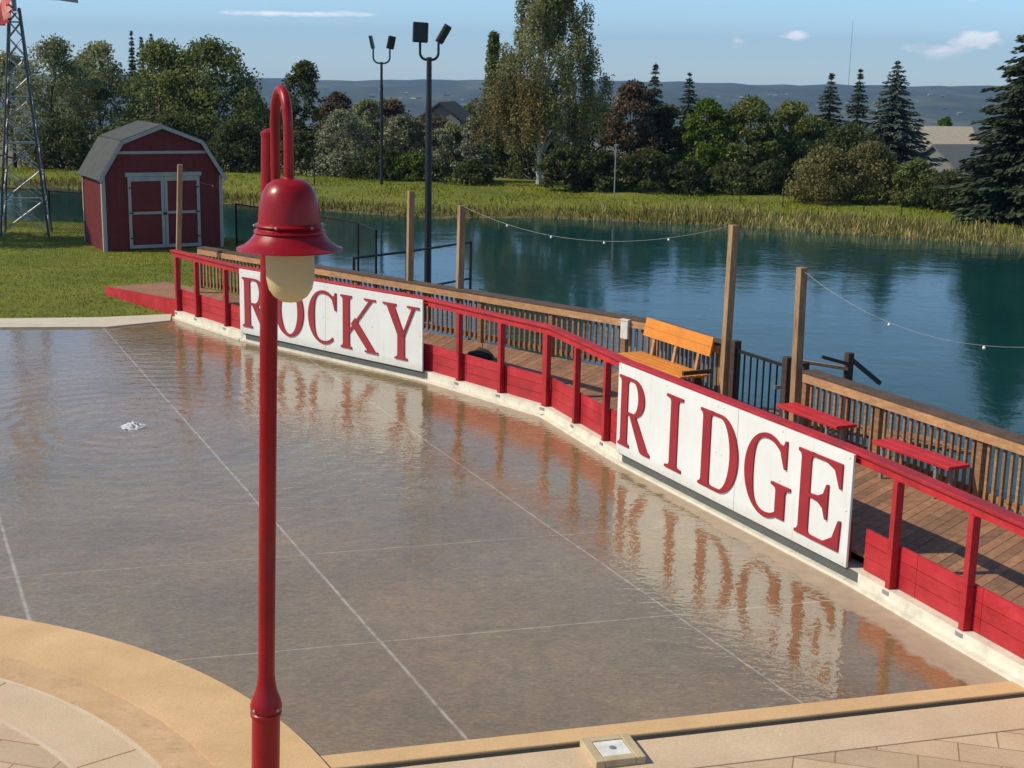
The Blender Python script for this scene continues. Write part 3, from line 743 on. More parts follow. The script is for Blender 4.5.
st = [s_of(FA,k2(*p)) for p in ((-6.72,29.98),(-5.22,28.63),(-4.05,27.57),(-2.99,26.62),(-1.91,25.64),(-.57,24.43),(.65,23.33),(1.80,22.29))]+[s_of(FA,k2(2.24,21.88)), s_of(FA,k2(3.06,20.16))]
fence_run('brown baluster fence behind ROCKY sign and orange bench, left of gate', 'deck_fence', FA, st)
FB = [k2(3.93,18.34), F[3], F[4]]
sb = [0.0]+[s_of(FB,k2(*q)) for q in ((4.57,17.0),(5.33,15.41),(6.05,13.91),(6.75,12.46))]+[s_of(FB,F[4])]
fence_run('brown baluster fence behind the two red benches, right of gate', 'deck_fence', FB, sb)

# iron gate between two dark posts
gt = thing('iron_gate', 'black iron bar gate between dark wooden posts on the deck', 'gate', (3.28,20.3,DZ))
ga, gb = Vector(k2(3.20,19.86)), Vector(k2(3.74,18.74)); gd, gn = nrm(ga, gb)
for p in (ga, gb): MB().beam(p-gd*.06, p+gd*.06, gn, -.06, .06, DZ-.2, 1.31).build('post', M['darkwood'], gt, bevel=.008)
b = MB(); a2, b2 = ga+gd*.08, gb-gd*.08
for z in (.42, 1.17): b.bar((a2.x,a2.y,z),(b2.x,b2.y,z),.03,.045)
for t in (0,1):
    q = a2+(b2-a2)*t; b.bar((q.x,q.y,.38),(q.x,q.y,1.19),.035,.035)
b.build('gate_frame', M['black'], gt)
for k in range(1,7):
    q = a2+(b2-a2)*k/7; MB().bar((q.x,q.y,.42),(q.x,q.y,1.16),.024,.024).build('bar', M['black'], gt)
MB().bar((b2.x-.02,b2.y,.86),(b2.x-.12,b2.y-.02,.86),.03,.05).build('latch', M['grey'], gt)

# gangway beyond the gate
gw = thing('gangway', 'dark timber gangway rail leading down to the lake beyond the gate', 'gangway', (4.4,19.75,0))
go, gx = Vector(k2(3.95,18.95)), Vector((.90,.44))
def gp(s, t): p = go+gx*s+Vector((-.44,.90))*t; return p
b = MB()
for i in range(22):
    s0 = .1+i*.15; z = .28-.07*i*.5; p, q, r_, u = gp(s0,0), gp(s0+.14,0), gp(s0+.14,1.1), gp(s0,1.1)
    b.hexa([(v.x,v.y,z-.04) for v in (p,q,r_,u)]+[(v.x,v.y,z) for v in (p,q,r_,u)])
b.build('gangway_boards', M['deck'], gw)
for s, z in ((.08,1.19),(.86,1.27)):
    p = gp(s,.0); MB().beam(p-gx*.05, p+gx*.05, Vector((.44,-.9)), -.05, .05, -.6, z).build('post', M['darkwood'], gw, bevel=.006)
p, q = gp(-.02,.0), gp(.86,.0); MB().bar((p.x,p.y,1.21),(q.x,q.y,1.03),.10,.045).build('handrail', M['fascia'], gw)
p, q = gp(.35,-.02), gp(.90,-.02); MB().bar((p.x,p.y,1.25),(q.x,q.y,1.09),.04,.05).build('handrail', M['darkwood'], gw)
p, q = gp(.90,.0), gp(1.5,.05); MB().bar((p.x,p.y,1.17),(q.x,q.y,.76),.045,.06).build('brace', M['black'], gw)

# ------------------------------------------------------------------ tall poles and string lights
def lean_pole(label, base, top, w=.07):
    b0 = Vector(base); t0 = Vector(top)
    o = MB().bar(b0, t0, w*1.65, w*1.65, (.9,.43,0)).build('timber_pole', M['pole'], bevel=.006)
    return o
poles = [((-7.25,30.0,-.05),(-7.1,30.0,3.03),.06,'slim tan timber pole at the deck entrance before the red shed'),
         ((-1.93,25.72,DZ),(-1.91,25.80,2.93),.068,'tan timber pole behind the right end of the ROCKY sign'),
         ((-.98,24.92,DZ),(-.95,24.98,2.76),.072,'tan timber pole between ROCKY sign and dark lump on deck'),
         ((3.07,19.95,DZ),(3.11,20.05,3.03),.068,'tall leaning brown timber pole right of the orange bench'),
         ((3.83,18.52,DZ),(3.81,18.56,2.64),.068,'tan timber pole standing before the left red bench')]
ptop = []
for base, top, w, lb in poles:
    if base[1] < 29: base = (*k2(base[0],base[1]),DZ); top = (*k2(top[0],top[1]),kz(top[2]))
    o = lean_pole(lb, base, top, w); ptop.append(Vector(top)); tag(o, lb, 'pole', 'timber light poles along the deck')
bulbm = plain('clear_bulb_glass', (.75,.73,.66), .15)
def string(name, label, a, b_, sag, n, bulbs):
    s = thing(name, label, 'string lights', a); a = Vector(a); b_ = Vector(b_)
    pt = [a+(b_-a)*t+Vector((0,0,-sag*4*t*(1-t))) for t in np.linspace(0,1,n)]
    MB().tube(pt, .0024, 5).build('cable', M['grey'], s)
    for t in bulbs:
        p = a+(b_-a)*t+Vector((0,0,-sag*4*t*(1-t)))
        MB().lathe([(.006,-.048),(.017,-.04),(.021,-.027),(.015,-.013),(.008,-.006),(.008,.0)], p, 10).build('bulb', bulbm, s, smooth=True)
gL = 'string lights between the timber poles'
string('string_lights', 'light string sagging across the lake view to the leaning pole', ptop[2], ptop[3], .42, 26, (.2,.38,.58,.8)); 
string('string_lights', 'light string running from pole at left red bench off right edge', ptop[4]+Vector((0,0,-.03)), (6.2,13.6,2.75), .52, 22, (.33,.62,.85))
string('string_lights', 'light string from slim entrance pole to the red shed wall', ptop[0]+Vector((0,0,-.02)), (-8.62,40.35,1.75), .12, 14, (.97,))

# ------------------------------------------------------------------ benches
def red_bench(label, c, ang):
    t = thing('deck_bench', label, 'bench', (c[0],c[1],DZ), ang, 'red benches along the fence')
    for k in range(2): MB().box(-.66,.66,-.165+k*.168,-.003+k*.168,.405,.448).build('seat_board', M['redbench'], t, local=True, bevel=.006)
    for x in (-.50,.42):
        for y in (-.12,.12): MB().box(x-.02,x+.02,y-.02,y+.02,0,.404).build('leg', M['grey'], t, local=True)
        MB().box(x-.02,x+.02,-.15,.15,.372,.403).build('cross_bar', M['grey'], t, local=True)
red_bench('red plank bench nearer the gate, behind a tan timber pole', (4.03,18.16), math.atan2(-1.06,.50))
red_bench('red plank bench farther right along the brown fence', (4.90,16.32), math.atan2(-1.29,.66))
ob = thing('park_bench', 'orange wooden bench with backrest against the brown deck fence', 'bench', (2.28,21.24,DZ), math.atan2(-1.5,.76))
for k in range(4): MB().box(-.95,.95,-.25+k*.125,-.135+k*.125,.42,.455).build('seat_board', M['orange'], ob, local=True, bevel=.006)
MB().box(-.95,.95,-.275,-.252,.30,.452).build('apron', M['orange'], ob, local=True, bevel=.005)
a = MB()
for k in range(2): a.hexa([(-.93,.25+k*.03,.72+k*.142),(.93,.25+k*.03,.72+k*.142),(.93,.28+k*.03,.72+k*.142),(-.93,.28+k*.03,.72+k*.142),(-.93,.275+k*.03,.858+k*.142),(.93,.275+k*.03,.858+k*.142),(.93,.305+k*.03,.858+k*.142),(-.93,.305+k*.03,.858+k*.142)])
a.build('backrest', M['orange'], ob, local=True)
for x in (-.62,.0,.62):
    MB().bar((x,.225,.40),(x,.325,.98),.06,.04,(0,1,0)).build('back_support', M['fascia'], ob, local=True)
for x in (-.74,.74):
    MB().box(x-.04,x+.04,-.22,-.14,0,.418).build('leg', M['darkwood'], ob, local=True); MB().box(x-.04,x+.04,.16,.24,0,.418).build('leg', M['darkwood'], ob, local=True)
MB().box(.955,1.0,-.24,.24,.48,.54).build('armrest', M['darkwood'], ob, local=True)

# white box on a fence post
wb = thing('junction_box', 'small white box fixed on the fence beside the orange bench', 'box', (1.875,22.72,.86), math.atan2(-8.07,8.94))
MB().box(-.075,.075,-.10,-.04,.0,.30).build('box_body', M['plaster'], wb, local=True, bevel=.01)
MB().box(-.083,.083,-.108,-.03,.302,.325).build('lid', M['plaster'], wb, local=True)
# dark lump (a dried planting in a low sack) on the deck
dl = thing('plant_sack', 'low dark lump with a bare twig lying on the deck', 'sack', (-.55,23.55,DZ))
b = MB(); pr = [(.02,0),(.20,.005),(.235,.05),(.20,.10),(.12,.145),(.03,.16)]; b.lathe(pr, n=18)
b.v = [(x*(1+.15*math.sin(7*y*6)), y*(1+.12*math.cos(x*30)), z*(1+.2*math.sin(x*22+y*15))) for x,y,z in b.v]
b.build('sack', plain('dark_sacking', (.018,.014,.014), .9), dl, smooth=True, local=True)
b = MB(); b.tube([(.02,0,.1),(.04,.01,.3),(.01,.0,.48)], [.008,.006,.003], 5); b.tube([(.04,.01,.28),(.10,.02,.42)], [.005,.002], 5)
b.build('twig', M['bark'], dl, local=True)

# ------------------------------------------------------------------ red lamp in the foreground
lp = thing('street_lamp', 'tall red gooseneck lamp post with bell shade in the foreground', 'street lamp', (-1.38,7.3,0))
tl = .025
def LX(z): return -1.35+(z-1.24)*tl
pr = [(.115,0),(.115,.03),(.085,.06),(.0785,.12),(.0785,1.56),(.086,1.565),(.088,1.585),(.080,1.592),(.080,1.602),(.088,1.608),(.089,1.63),(.080,1.66),(.060,1.715),(.052,1.76),(.0475,1.80)]
b = MB(); b.lathe(pr, (0,0,0), 36)
b.v = [(x+LX(z), y+7.3, z) for x,y,z in b.v]; b.build('base_post', M['lampred'], lp, smooth=True)
b = MB(); b.tube([(LX(1.78),7.3,1.78),(LX(3.2),7.3,3.2),(LX(4.77),7.3,4.77)], .0465, 28); b.build('upper_post', M['lampred'], lp, smooth=True)
b = MB(); b.lathe([(.05,4.77),(.05,4.785),(.03,4.80),(.006,4.806)], (LX(4.77),7.3,0), 24); b.build('finial_cap', M['lampred'], lp, smooth=True)
hx, hy = -1.118, 6.98
pa = Vector((-1.225,7.225)); pb = Vector((hx,hy)); cm = (pa+pb)/2; hv = (pb-pa)/2
pts = [(pa.x,pa.y,4.12),(pa.x,pa.y,4.5),(pa.x,pa.y,4.82)]
for i in range(1,16):
    t = PI*i/16; q = cm-hv*math.cos(t); pts.append((q.x,q.y,4.82+.185*math.sin(t)))
pts += [(pb.x,pb.y,4.82),(pb.x,pb.y,4.56)]
MB().tube(pts, .0245, 18).build('gooseneck', M['lampred'], lp, smooth=True)
b = MB()
for z in (4.2,4.62): b.bar((LX(z),7.3,z),(pa.x,pa.y,z),.03,.05)
b.build('bracket', M['lampred'], lp)
hood = [(.028,4.585),(.032,4.58),(.075,4.572),(.108,4.548),(.132,4.510),(.146,4.46),(.152,4.41),(.155,4.362),(.168,4.356),(.172,4.350),(.168,4.342),(.160,4.338),(.166,4.330),(.176,4.324),(.178,4.316),(.172,4.308),(.182,4.295),(.205,4.268),(.235,4.246),(.262,4.236),(.264,4.230),(.258,4.228),(.225,4.236),(.19,4.26),(.14,4.30),(.02,4.34)]
MB().lathe([(r_,z) for r_,z in reversed(hood)], (hx,hy,0), 48).build('lamp_shade', M['lampred'], lp, smooth=True)
for zb_ in (4.345,):
    for k in range(6):
        a = 2*PI*k/6+.3; MB().lathe([(.008,0),(.008,.006),(.004,.010)], (0,0,0), 8, Matrix.Rotation(a,3,'Z') @ Matrix.Rotation(PI/2,3,'Y')).shift((hx+.170*math.cos(a),hy+.170*math.sin(a),zb_+.004)).build('bolt', M['grey'], lp)
for k in range(4):
    a = 2*PI*k/4-2.2; MB().lathe([(.011,0),(.011,.007),(.005,.011)], (0,0,0), 8, Matrix.Rotation(a,3,'Z') @ Matrix.Rotation(PI/2,3,'Y')).shift((LX(1.625)+.087*math.cos(a),7.3+.087*math.sin(a),1.618)).build('bolt', M['grey'], lp)
MB().tube([(hx+.1245*math.cos(a),hy+.1245*math.sin(a),4.218) for a in np.linspace(0,2*PI,41)], .006, 6, False).build('globe_ring', M['grey'], lp, smooth=True)
gm = NT('frosted_globe'); gm.col((.60,.46,.26)); gm.set(Roughness=.35); gm.bsdf.inputs['Subsurface Weight'].default_value = .25; gm.bsdf.inputs['Subsurface Radius'].default_value = (.05,.04,.025)
b = MB(); b.lathe([(.01,3.962),(.05,3.970),(.085,3.995),(.108,4.03),(.119,4.08),(.121,4.14),(.121,4.225),(.121,4.30)], (hx,hy,0), 40); b.build('globe', gm.m, lp, smooth=True)

# ------------------------------------------------------------------ light masts
def light_mast(label, x, y, z0, z1, k, heads):
    t = thing('light_mast', label, 'light pole', (x,y,z0), 0, 'twin-head floodlight poles')
    MB().tube([(x,y,z0),(x,y,z0+(z1-z0)*.82)], [.088,.08], 14).build('pole', M['black'], t, smooth=True)
    MB().tube([(x,y,z0+(z1-z0)*.82),(x,y,z1)], [.066,.06], 12).build('pole_top', M['black'], t, smooth=True)
    for sgn, rz, rx, ry in heads:
        sp = .215*k
        pts = [(x,y,z1-.06)]+[(x+sgn*(sp*.3+sp*.7*math.sin(a)), y, z1-.06+.16*k*(1-math.cos(a))) for a in np.linspace(0,PI/2,8)]+[(x+sgn*sp,y,z1+.33*k)]
        MB().tube(pts, .030*k**.5, 8).build('arm', M['black'], t, smooth=True)
        m = Matrix.Translation((x+sgn*sp, y, z1+.33*k)) @ Matrix.Rotation(ry, 4, 'Y') @ Matrix.Rotation(rz, 4, 'Z') @ Matrix.Rotation(rx, 4, 'X')
        w, h = .18*k**.5, .46*k**.5
        o = MB(); o.box(-w,w,-.05,.05,0,h); o.v = [tuple(m @ Vector(p)) for p in o.v]
        hd = o.build('lamp_head', M['black'], t, bevel=.02)
        o = MB(); o.box(-w*.85,w*.85,-.058,-.051,.04,h-.04); o.v = [tuple(m @ Vector(p)) for p in o.v]; o.build('lens', M['black'], hd)
light_mast('nearer black floodlight pole with two square heads, by the deck fence', -2.09, 33.8, -.9, 5.37, 1.0, [(-1,.25,-.12,.05),(1,1.32,0,.52)])
x_, z_ = at(381.5,62,71).x, at(381.5,62,71).z
light_mast('farther black floodlight pole standing on the far lake bank', x_, 71, h1(x_,71)-.1, z_, 1.9, [(-1,1.45,0,-.22),(1,.95,0,.2)])

# ------------------------------------------------------------------ gambrel shed
SA, SB_ = Vector((-11.41,39.02)), Vector((-8.44,40.66)); sd, sn = nrm(SA, SB_)   # sn towards viewer
SW = (SB_-SA).length; SD = 2.45
sh = thing('garden_shed', 'dark red gambrel roofed shed with grey trimmed double doors', 'shed', (SA.x,SA.y,-.05), math.atan2(sd.y,sd.x))
# local: x along front, y backwards, z up (base -.05)
W2 = SW/2; EV, BR, PK = 2.10, 3.02, 3.45; BX = .57
prof = [(0,0),(SW,0),(SW,EV),(SW-BX,BR),(W2,PK),(BX,BR),(0,EV)]
n = len(prof)
b = MB(); b.add([(x,0,z) for x,z in prof]+[(x,SD,z) for x,z in prof], [tuple(range(n)), tuple(range(2*n-1,n-1,-1))]+[(i,(i+1)%n,(i+1)%n+n,i+n) for i in range(n)])
b.build('wall', M['shedred'], sh, local=True)
b = MB()
for k in range(1, 17):
    x = SW*k/17
    zt = EV+(BR-EV)*x/BX if x < BX else (EV+(BR-EV)*(SW-x)/BX if x > SW-BX else BR+(PK-BR)*(1-abs(x-W2)/(W2-BX)))
    b.box(x-.008,x+.008,-.006,-.001,.02,zt-.04)
for k in range(1, 17): y = SD*k/17; b.box(-.006,-.001,y-.008,y+.008,.02,EV-.05)
b.build('board_seam', M['shedred'], sh, local=True)
shg = NT('grey_shingles'); o_ = shg.objco(); bk = shg.n('ShaderNodeTexBrick'); shg.l(shg.scale(o_, (1,1,1)), bk.inputs['Vector'])
bk.inputs['Scale'].default_value = 4; bk.inputs['Color1'].default_value = (.04,.042,.045,1); bk.inputs['Color2'].default_value = (.07,.073,.076,1); bk.inputs['Mortar'].default_value = (.07,.07,.07,1)
shg.col(bk.outputs[0]); shg.set(Roughness=.9)
OV = .10
def slope(x0, z0, x1, z1, nm):
    d = Vector((x1-x0,0,z1-z0)).normalized(); u = Vector((-d.z,0,d.x)); u = u if u.z > 0 else -u
    p = [Vector((x0,-OV,z0)),Vector((x1,-OV,z1)),Vector((x1,SD+OV,z1)),Vector((x0,SD+OV,z0))]
    MB().hexa([q+u*.004 for q in p]+[q+u*.05 for q in p]).build(nm, shg.m, sh, local=True)
ex = .09
slope(-ex, EV-ex*(BR-EV)/BX, BX, BR, 'roof'); slope(BX+.005, BR+.004, W2, PK, 'roof'); slope(W2+.003, PK, SW-BX-.005, BR+.004, 'roof'); slope(SW-BX, BR, SW+ex, EV-ex*(BR-EV)/BX, 'roof')
def trim(x0, z0, x1, z1, w, y0=-.115, y1=-.102, nm='roof_trim', m='shedtrim'):
    MB().bar((x0,(y0+y1)/2,z0),(x1,(y0+y1)/2,z1), abs(y1-y0), w, (0,0,1) if abs(z1-z0) < abs(x1-x0)*5 else (1,0,0)).build(nm, M[m], sh, local=True)
trim(-ex,EV-ex*(BR-EV)/BX-.02,BX,BR-.02,.10); trim(BX,BR-.02,W2,PK-.02,.10); trim(W2,PK-.02,SW-BX,BR-.02,.10,-.118,-.104); trim(SW-BX,BR-.02,SW+ex,EV-ex*(BR-EV)/BX-.02,.10,-.118,-.104)
trim(BX-.16,2.72,SW-BX+.16,2.72,.075,-.030,-.008,'gable_band')
MB().box(-.012,.085,-.022,-.008,0,EV-.04).build('corner_trim', M['shedtrim'], sh, local=True); MB().box(SW-.085,SW+.012,-.022,-.008,0,EV-.04).build('corner_trim', M['shedtrim'], sh, local=True)
MB().box(-.022,-.008,-.006,.09,0,EV-.06).build('corner_trim', M['shedtrim'], sh, local=True); MB().box(-.022,-.008,SD-.09,SD,0,EV-.06).build('corner_trim', M['shedtrim'], sh, local=True)
D0, D1, DT = .70, 2.73, 2.06
MB().box(D0-.06,D1+.06,-.05,-.012,DT,DT+.11).build('door_header', M['shedtrim'], sh, local=True)
dm = (D0+D1)/2
for k, (x0, x1) in enumerate(((D0,dm-.006),(dm+.006,D1))):
    d_ = MB().box(x0,x1,-.022,-.010,.06,DT-.006).build('door', M['shedred'], sh, local=True)
    f = MB(); f.box(x0,x0+.085,-.040,-.023,.06,DT-.006); f.box(x1-.085,x1,-.040,-.023,.06,DT-.006)
    f.box(x0+.087,x1-.087,-.039,-.023,.06,.15); f.box(x0+.087,x1-.087,-.039,-.023,1.01,1.08); f.box(x0+.087,x1-.087,-.039,-.023,DT-.13,DT-.007)
    ff = f.build('door_frame', M['shedtrim'], d_, local=True)
for hx_ in (D0+.02, D1-.14):
    for hz_ in (.35,1.05,1.75): MB().box(hx_,hx_+.12,-.047,-.041,hz_-.02,hz_+.02).build('hinge', M['black'], sh, local=True)
MB().box(dm-.05,dm+.05,-.075,-.042,.98,1.05).build('latch', M['black'], sh, local=True)

# ------------------------------------------------------------------ windmill
WX, WY = -14.80, 42.6
wmill = thing('windmill', 'galvanised lattice windmill tower with red wheel beside the shed', 'windmill', (WX,WY,-.05))
HT = 6.6
def wc(k, z):
    hw = .80-(.80-.16)*z/HT; a = PI/4+k*PI/2+.25
    return Vector((WX+hw*1.2*math.cos(a), WY+hw*1.2*math.sin(a), z))
for k in range(4): MB().tube([wc(k,-.1), wc(k,HT)], .036, 6).build('tower_leg', M['legsteel'], wmill)
lv = [0.05,1.0,1.9,2.7,3.4,4.05,4.65,5.2,5.75,6.2,6.57]
for i in range(len(lv)-1):
    b = MB()
    for k in range(4):
        b.tube([wc(k,lv[i]), wc((k+1)%4,lv[i+1])], .017, 5); b.tube([wc((k+1)%4,lv[i]), wc(k,lv[i+1])], .017, 5)
        if i % 2 == 1: b.tube([wc(k,lv[i]), wc((k+1)%4,lv[i])], .02, 5)
    b.build('lattice_brace', M['galv'], wmill)
ax = Vector((-.75,-.66,0)); hc = Vector((WX,WY,6.90))
b = MB(); b.tube([hc-Vector((0,0,.4)), hc+Vector((0,0,.12))], .07, 10); b.tube([hc+ax*.45, hc-ax*.2], .06, 10); b.build('gear_head', M['grey'], wmill, smooth=True)
wc_ = hc+ax*.42; e1 = Vector((0,0,1)); e2 = ax.cross(e1).normalized()
b = MB(); rr = [wc_+(e1*math.cos(a)+e2*math.sin(a))*.55 for a in np.linspace(0,2*PI,33)]; b.tube(rr, .014, 6, False)
b.build('wheel_rim', M['red'], wmill)
for k in range(18):
    a = 2*PI*k/18; rd = e1*math.cos(a)+e2*math.sin(a); tg = (-e1*math.sin(a)+e2*math.cos(a))*.9-ax*.75; tg.normalize(); nn_ = rd.cross(tg)*.004
    p = [wc_+rd*.20-tg*.05, wc_+rd*.20+tg*.05, wc_+rd*.82+tg*.14, wc_+rd*.82-tg*.14]
    MB().hexa([q-nn_ for q in p]+[q+nn_ for q in p]).build('blade', M['red'], wmill)
b = MB(); p0_ = hc-ax*.2; p1_ = hc-ax*1.7; b.bar(p0_, p1_, .03, .05); b.build('tail_boom', M['grey'], wmill)
b = MB(); q = [p1_+ax*.28+e1*-.03, p1_-ax*.28+e1*-.08, p1_-ax*.28+e1*.42, p1_+ax*.28+e1*.2]; b.hexa([v-e2*.006 for v in q]+[v+e2*.006 for v in q]); b.build('tail_vane', M['grey'], wmill)

# ------------------------------------------------------------------ black fences by the lawn
M['wire'] = plain('matt_black_wire', (.006,.006,.006), .95)
def chain_fence(label, pts, h, step=2.4, mesh=True, cat='fence'):
    mw = M['wire']; rw = .022 if mesh else .012
    zf = lambda p: max(h1(p[0],p[1]), -.06 if mesh else -1.0)
    t = thing('wire_fence', label, cat, (pts[0][0],pts[0][1],zf(pts[0])))
    for i in range(len(pts)-1):
        a, c = Vector(pts[i]), Vector(pts[i+1]); L = (c-a).length; m = max(1, round(L/step))
        za, zc = zf(pts[i])+h, zf(pts[i+1])+h
        for k in range(m+(1 if i == len(pts)-2 else 0)):
            p = a+(c-a)*k/m; zt = za+(zc-za)*k/m
            MB().tube([(p.x,p.y,zt-h-(1.2 if mesh else .3)),(p.x,p.y,zt+.02)], rw+.008, 8).build('post', mw, t)
        MB().tube([(a.x,a.y,za),(c.x,c.y,zc)], rw, 6).build('top_rail', mw, t)
        if mesh:
            d = (c-a).normalized(); b = MB(); g = .085; s = -h
            while s < L:
                for sg in (1,-1):
                    s0, s1 = (s, s+h) if sg > 0 else (s+h, s)
                    u0, u1 = max(0,min(L,s0)), max(0,min(L,s1))
                    if abs(u1-u0) < .02: continue
                    f0, f1 = abs(u0-s0), abs(u1-s1)
                    zb = za-h+(zc-za)*u0/L+.03
                    z0 = zb+f0; z1 = zb+h-.04-f1
                    p, q = a+d*u0, a+d*u1
                    b.add([(p.x,p.y,z0-.005),(q.x,q.y,z1-.005),(q.x,q.y,z1+.005),(p.x,p.y,z0+.005)], [(0,1,2,3)])
                s += g
            b.build('chain_link_mesh', M['wire'], t)
chain_fence('black chain link fence beside the windmill, left of the shed', [(-19.5,46.2),(-14.5,43.9),(-13.0,43.2)], 1.22)
chain_fence('black chain link fence along the shore right of the shed', [(-8.1,40.9),(-4.09,36.67),(-3.45,34.9)], 1.22)
bf = thing('pipe_railing', 'black pipe railing over the water beside the near floodlight pole', 'railing', (-3.37,29.4,0))
for p in ((-3.37,29.4),(-2.35,30.6),(-1.02,32.6)): MB().tube([(*p,-1.4),(*p,1.22)], .032, 8).build('post', M['black'], bf)
for z in (1.2,.35): MB().tube([(-3.37,29.4,z),(-2.35,30.6,z),(-1.02,32.6,z)], .026, 8).build('rail', M['black'], bf)

# ------------------------------------------------------------------ far bank furniture
def slim_post(label, px, pt, Y, r, m, cap=True):
    p = at(px, pt, Y); z0 = h1(p.x, Y)
    t = thing('bank_post', label, 'post', (p.x,Y,z0))
    MB().tube([(p.x,Y,z0-.2),(p.x,Y,p.z)], r, 8).build('pole', M[m], t)
    if cap: MB().box(p.x-.07,p.x+.07,Y-.06,Y+.06,p.z,p.z+.12).build('cap', M[m], t, bevel=.02)
slim_post('pale slim post with small cap on the far lawn', 616, 147, 66, .032, 'grey')
slim_post('thin dark stake on the far bank behind the gooseneck', 314, 152, 70, .03, 'black', False)
bwf = [(at(742,165,65.5).x,65.5),(at(830,165,63.2).x,63.2),(at(905,170,61.5).x,61.5)]
chain_fence('long black wire fence before the far trees at right', bwf, 1.6, 1.9, False)

# ------------------------------------------------------------------ houses beyond the trees
def house(label, cx, cy, w, d, zb, ze, zr, rot, wallm, roofm):
    t = thing('house', label, 'house', (cx,cy,zb), rot)
    MB().box(-w/2,w/2,-d/2,d/2,0,ze-zb).build('wall', wallm, t, local=True)
    for sg in (-1,1):
        p = [(-w/2-.3,sg*(d/2+.4),ze-zb-.1),(w/2+.3,sg*(d/2+.4),ze-zb-.1),(w/2+.3,0,zr-zb),(-w/2-.3,0,zr-zb)]
        if sg > 0: p = [p[1],p[0],p[3],p[2]]
        MB().hexa([Vector(q) for q in p]+[Vector(q)+Vector((0,0,.15)) for q in p]).build('roof', roofm, t, local=True)
    for sx in (-1,1):
        MB().add([(sx*w/2,-d/2,ze-zb),(sx*w/2,d/2,ze-zb),(sx*w/2,0,zr-zb),(sx*(w/2-.1),-d/2,ze-zb),(sx*(w/2-.1),d/2,ze-zb),(sx*(w/2-.1),0,zr-zb)], [(0,1,2),(5,4,3),(0,2,5,3),(1,4,5,2),(0,3,4,1)]).build('gable', wallm, t, local=True)
    for x in (-w*.25,w*.22):
        f = MB().box(x-.6,x+.6,-d/2-.05,-d/2-.01,1.0,2.2).build('window', M['white'], t, local=True)
        MB().box(x-.5,x+.5,-d/2-.065,-d/2-.052,1.1,2.1).build('pane', M['black'], f, local=True)
wl = plain('house_siding', (.16,.16,.16), .8); rd_ = plain('dark_grey_roof', (.10,.11,.125), .9); rb = plain('beige_roof', (.42,.36,.28), .9); rdk = plain('charcoal_roof', (.035,.035,.04), .9)
p = at(446,104,112); house('dark roofed house seen between far trees left of birch', p.x, 114, 3.6, 3.2, h1(p.x,114)-1, p.z-1.3, p.z, PI/2-.25, wl, rdk)
p = at(958,147,96); house('low dark grey roofed house behind right bushes', p.x+.6, 97, 4.2, 5.0, h1(p.x,97)-2, p.z-1.5, p.z, .35, wl, rd_)
p = at(952,129,118); house('beige roofed house behind the dark grey roof', p.x, 120, 4.2, 5, h1(p.x,120)-4, p.z-2.2, p.z, .15, wl, rb)
# radio mast on the hill
mp = at(853,20,3500); rm = thing('radio_mast', 'very thin radio mast on the far hill above spruces', 'mast', (mp.x,3500,-30))
MB().tube([(mp.x,3500,-35),(mp.x,3500,mp.z)], [.75,.45], 6).build('mast_tube', M['grey'], rm)
for zf_ in (.25,.5,.75): MB().box(mp.x-1.4,mp.x+1.4,3498.6,3501.4,-30+(mp.z+30)*zf_,-30+(mp.z+30)*zf_+.8).build('platform', M['grey'], rm)

# ------------------------------------------------------------------ trees
def leafquads(C, size, aspect=.6, up=.3, outward=None, spread=1.0):
    n = len(C); nr = rng.normal(0,1,(n,3)); nr[:,2] += up
    if outward is not None: nr += outward*.9
    nr /= np.linalg.norm(nr,axis=1,keepdims=True)
    t = rng.normal(0,1,(n,3)); t -= nr*(t*nr).sum(1,keepdims=True); t /= np.linalg.norm(t,axis=1,keepdims=True)
    bt_ = np.cross(nr,t); s = (size*rng.uniform(.6,1.4,n))[:,None]
    V = np.empty((n,4,3)); V[:,0] = C-t*s*.5; V[:,1] = C-bt_*s*.5*aspect; V[:,2] = C+t*s*.5; V[:,3] = C+bt_*s*.5*aspect
    return V
def trunk_mesh(x, y, z0, zt, r, limbs, bend=.15):
    b = MB(); k = 7
    px_ = [(x+bend*math.sin(i*1.1)*(i/k), y+bend*math.cos(i*.9)*(i/k), z0-.2+(zt-z0+.2)*i/k) for i in range(k+1)]
    b.tube(px_, [r*(1-.82*i/k) for i in range(k+1)], 8)
    for L_ in limbs:
        f = min(.9, max(.15, (L_[2]-z0)/(zt-z0)*.7)); j = min(k-1, int(f*k)); s = Vector(px_[j]); e = Vector(L_)
        m = s.lerp(e,.5)+Vector((0,0,(e-s).length*.08))
        rr_ = r*(1-.82*j/k)
        b.tube([s,m,e], [rr_*.5, rr_*.32, rr_*.10], 6)
    return b
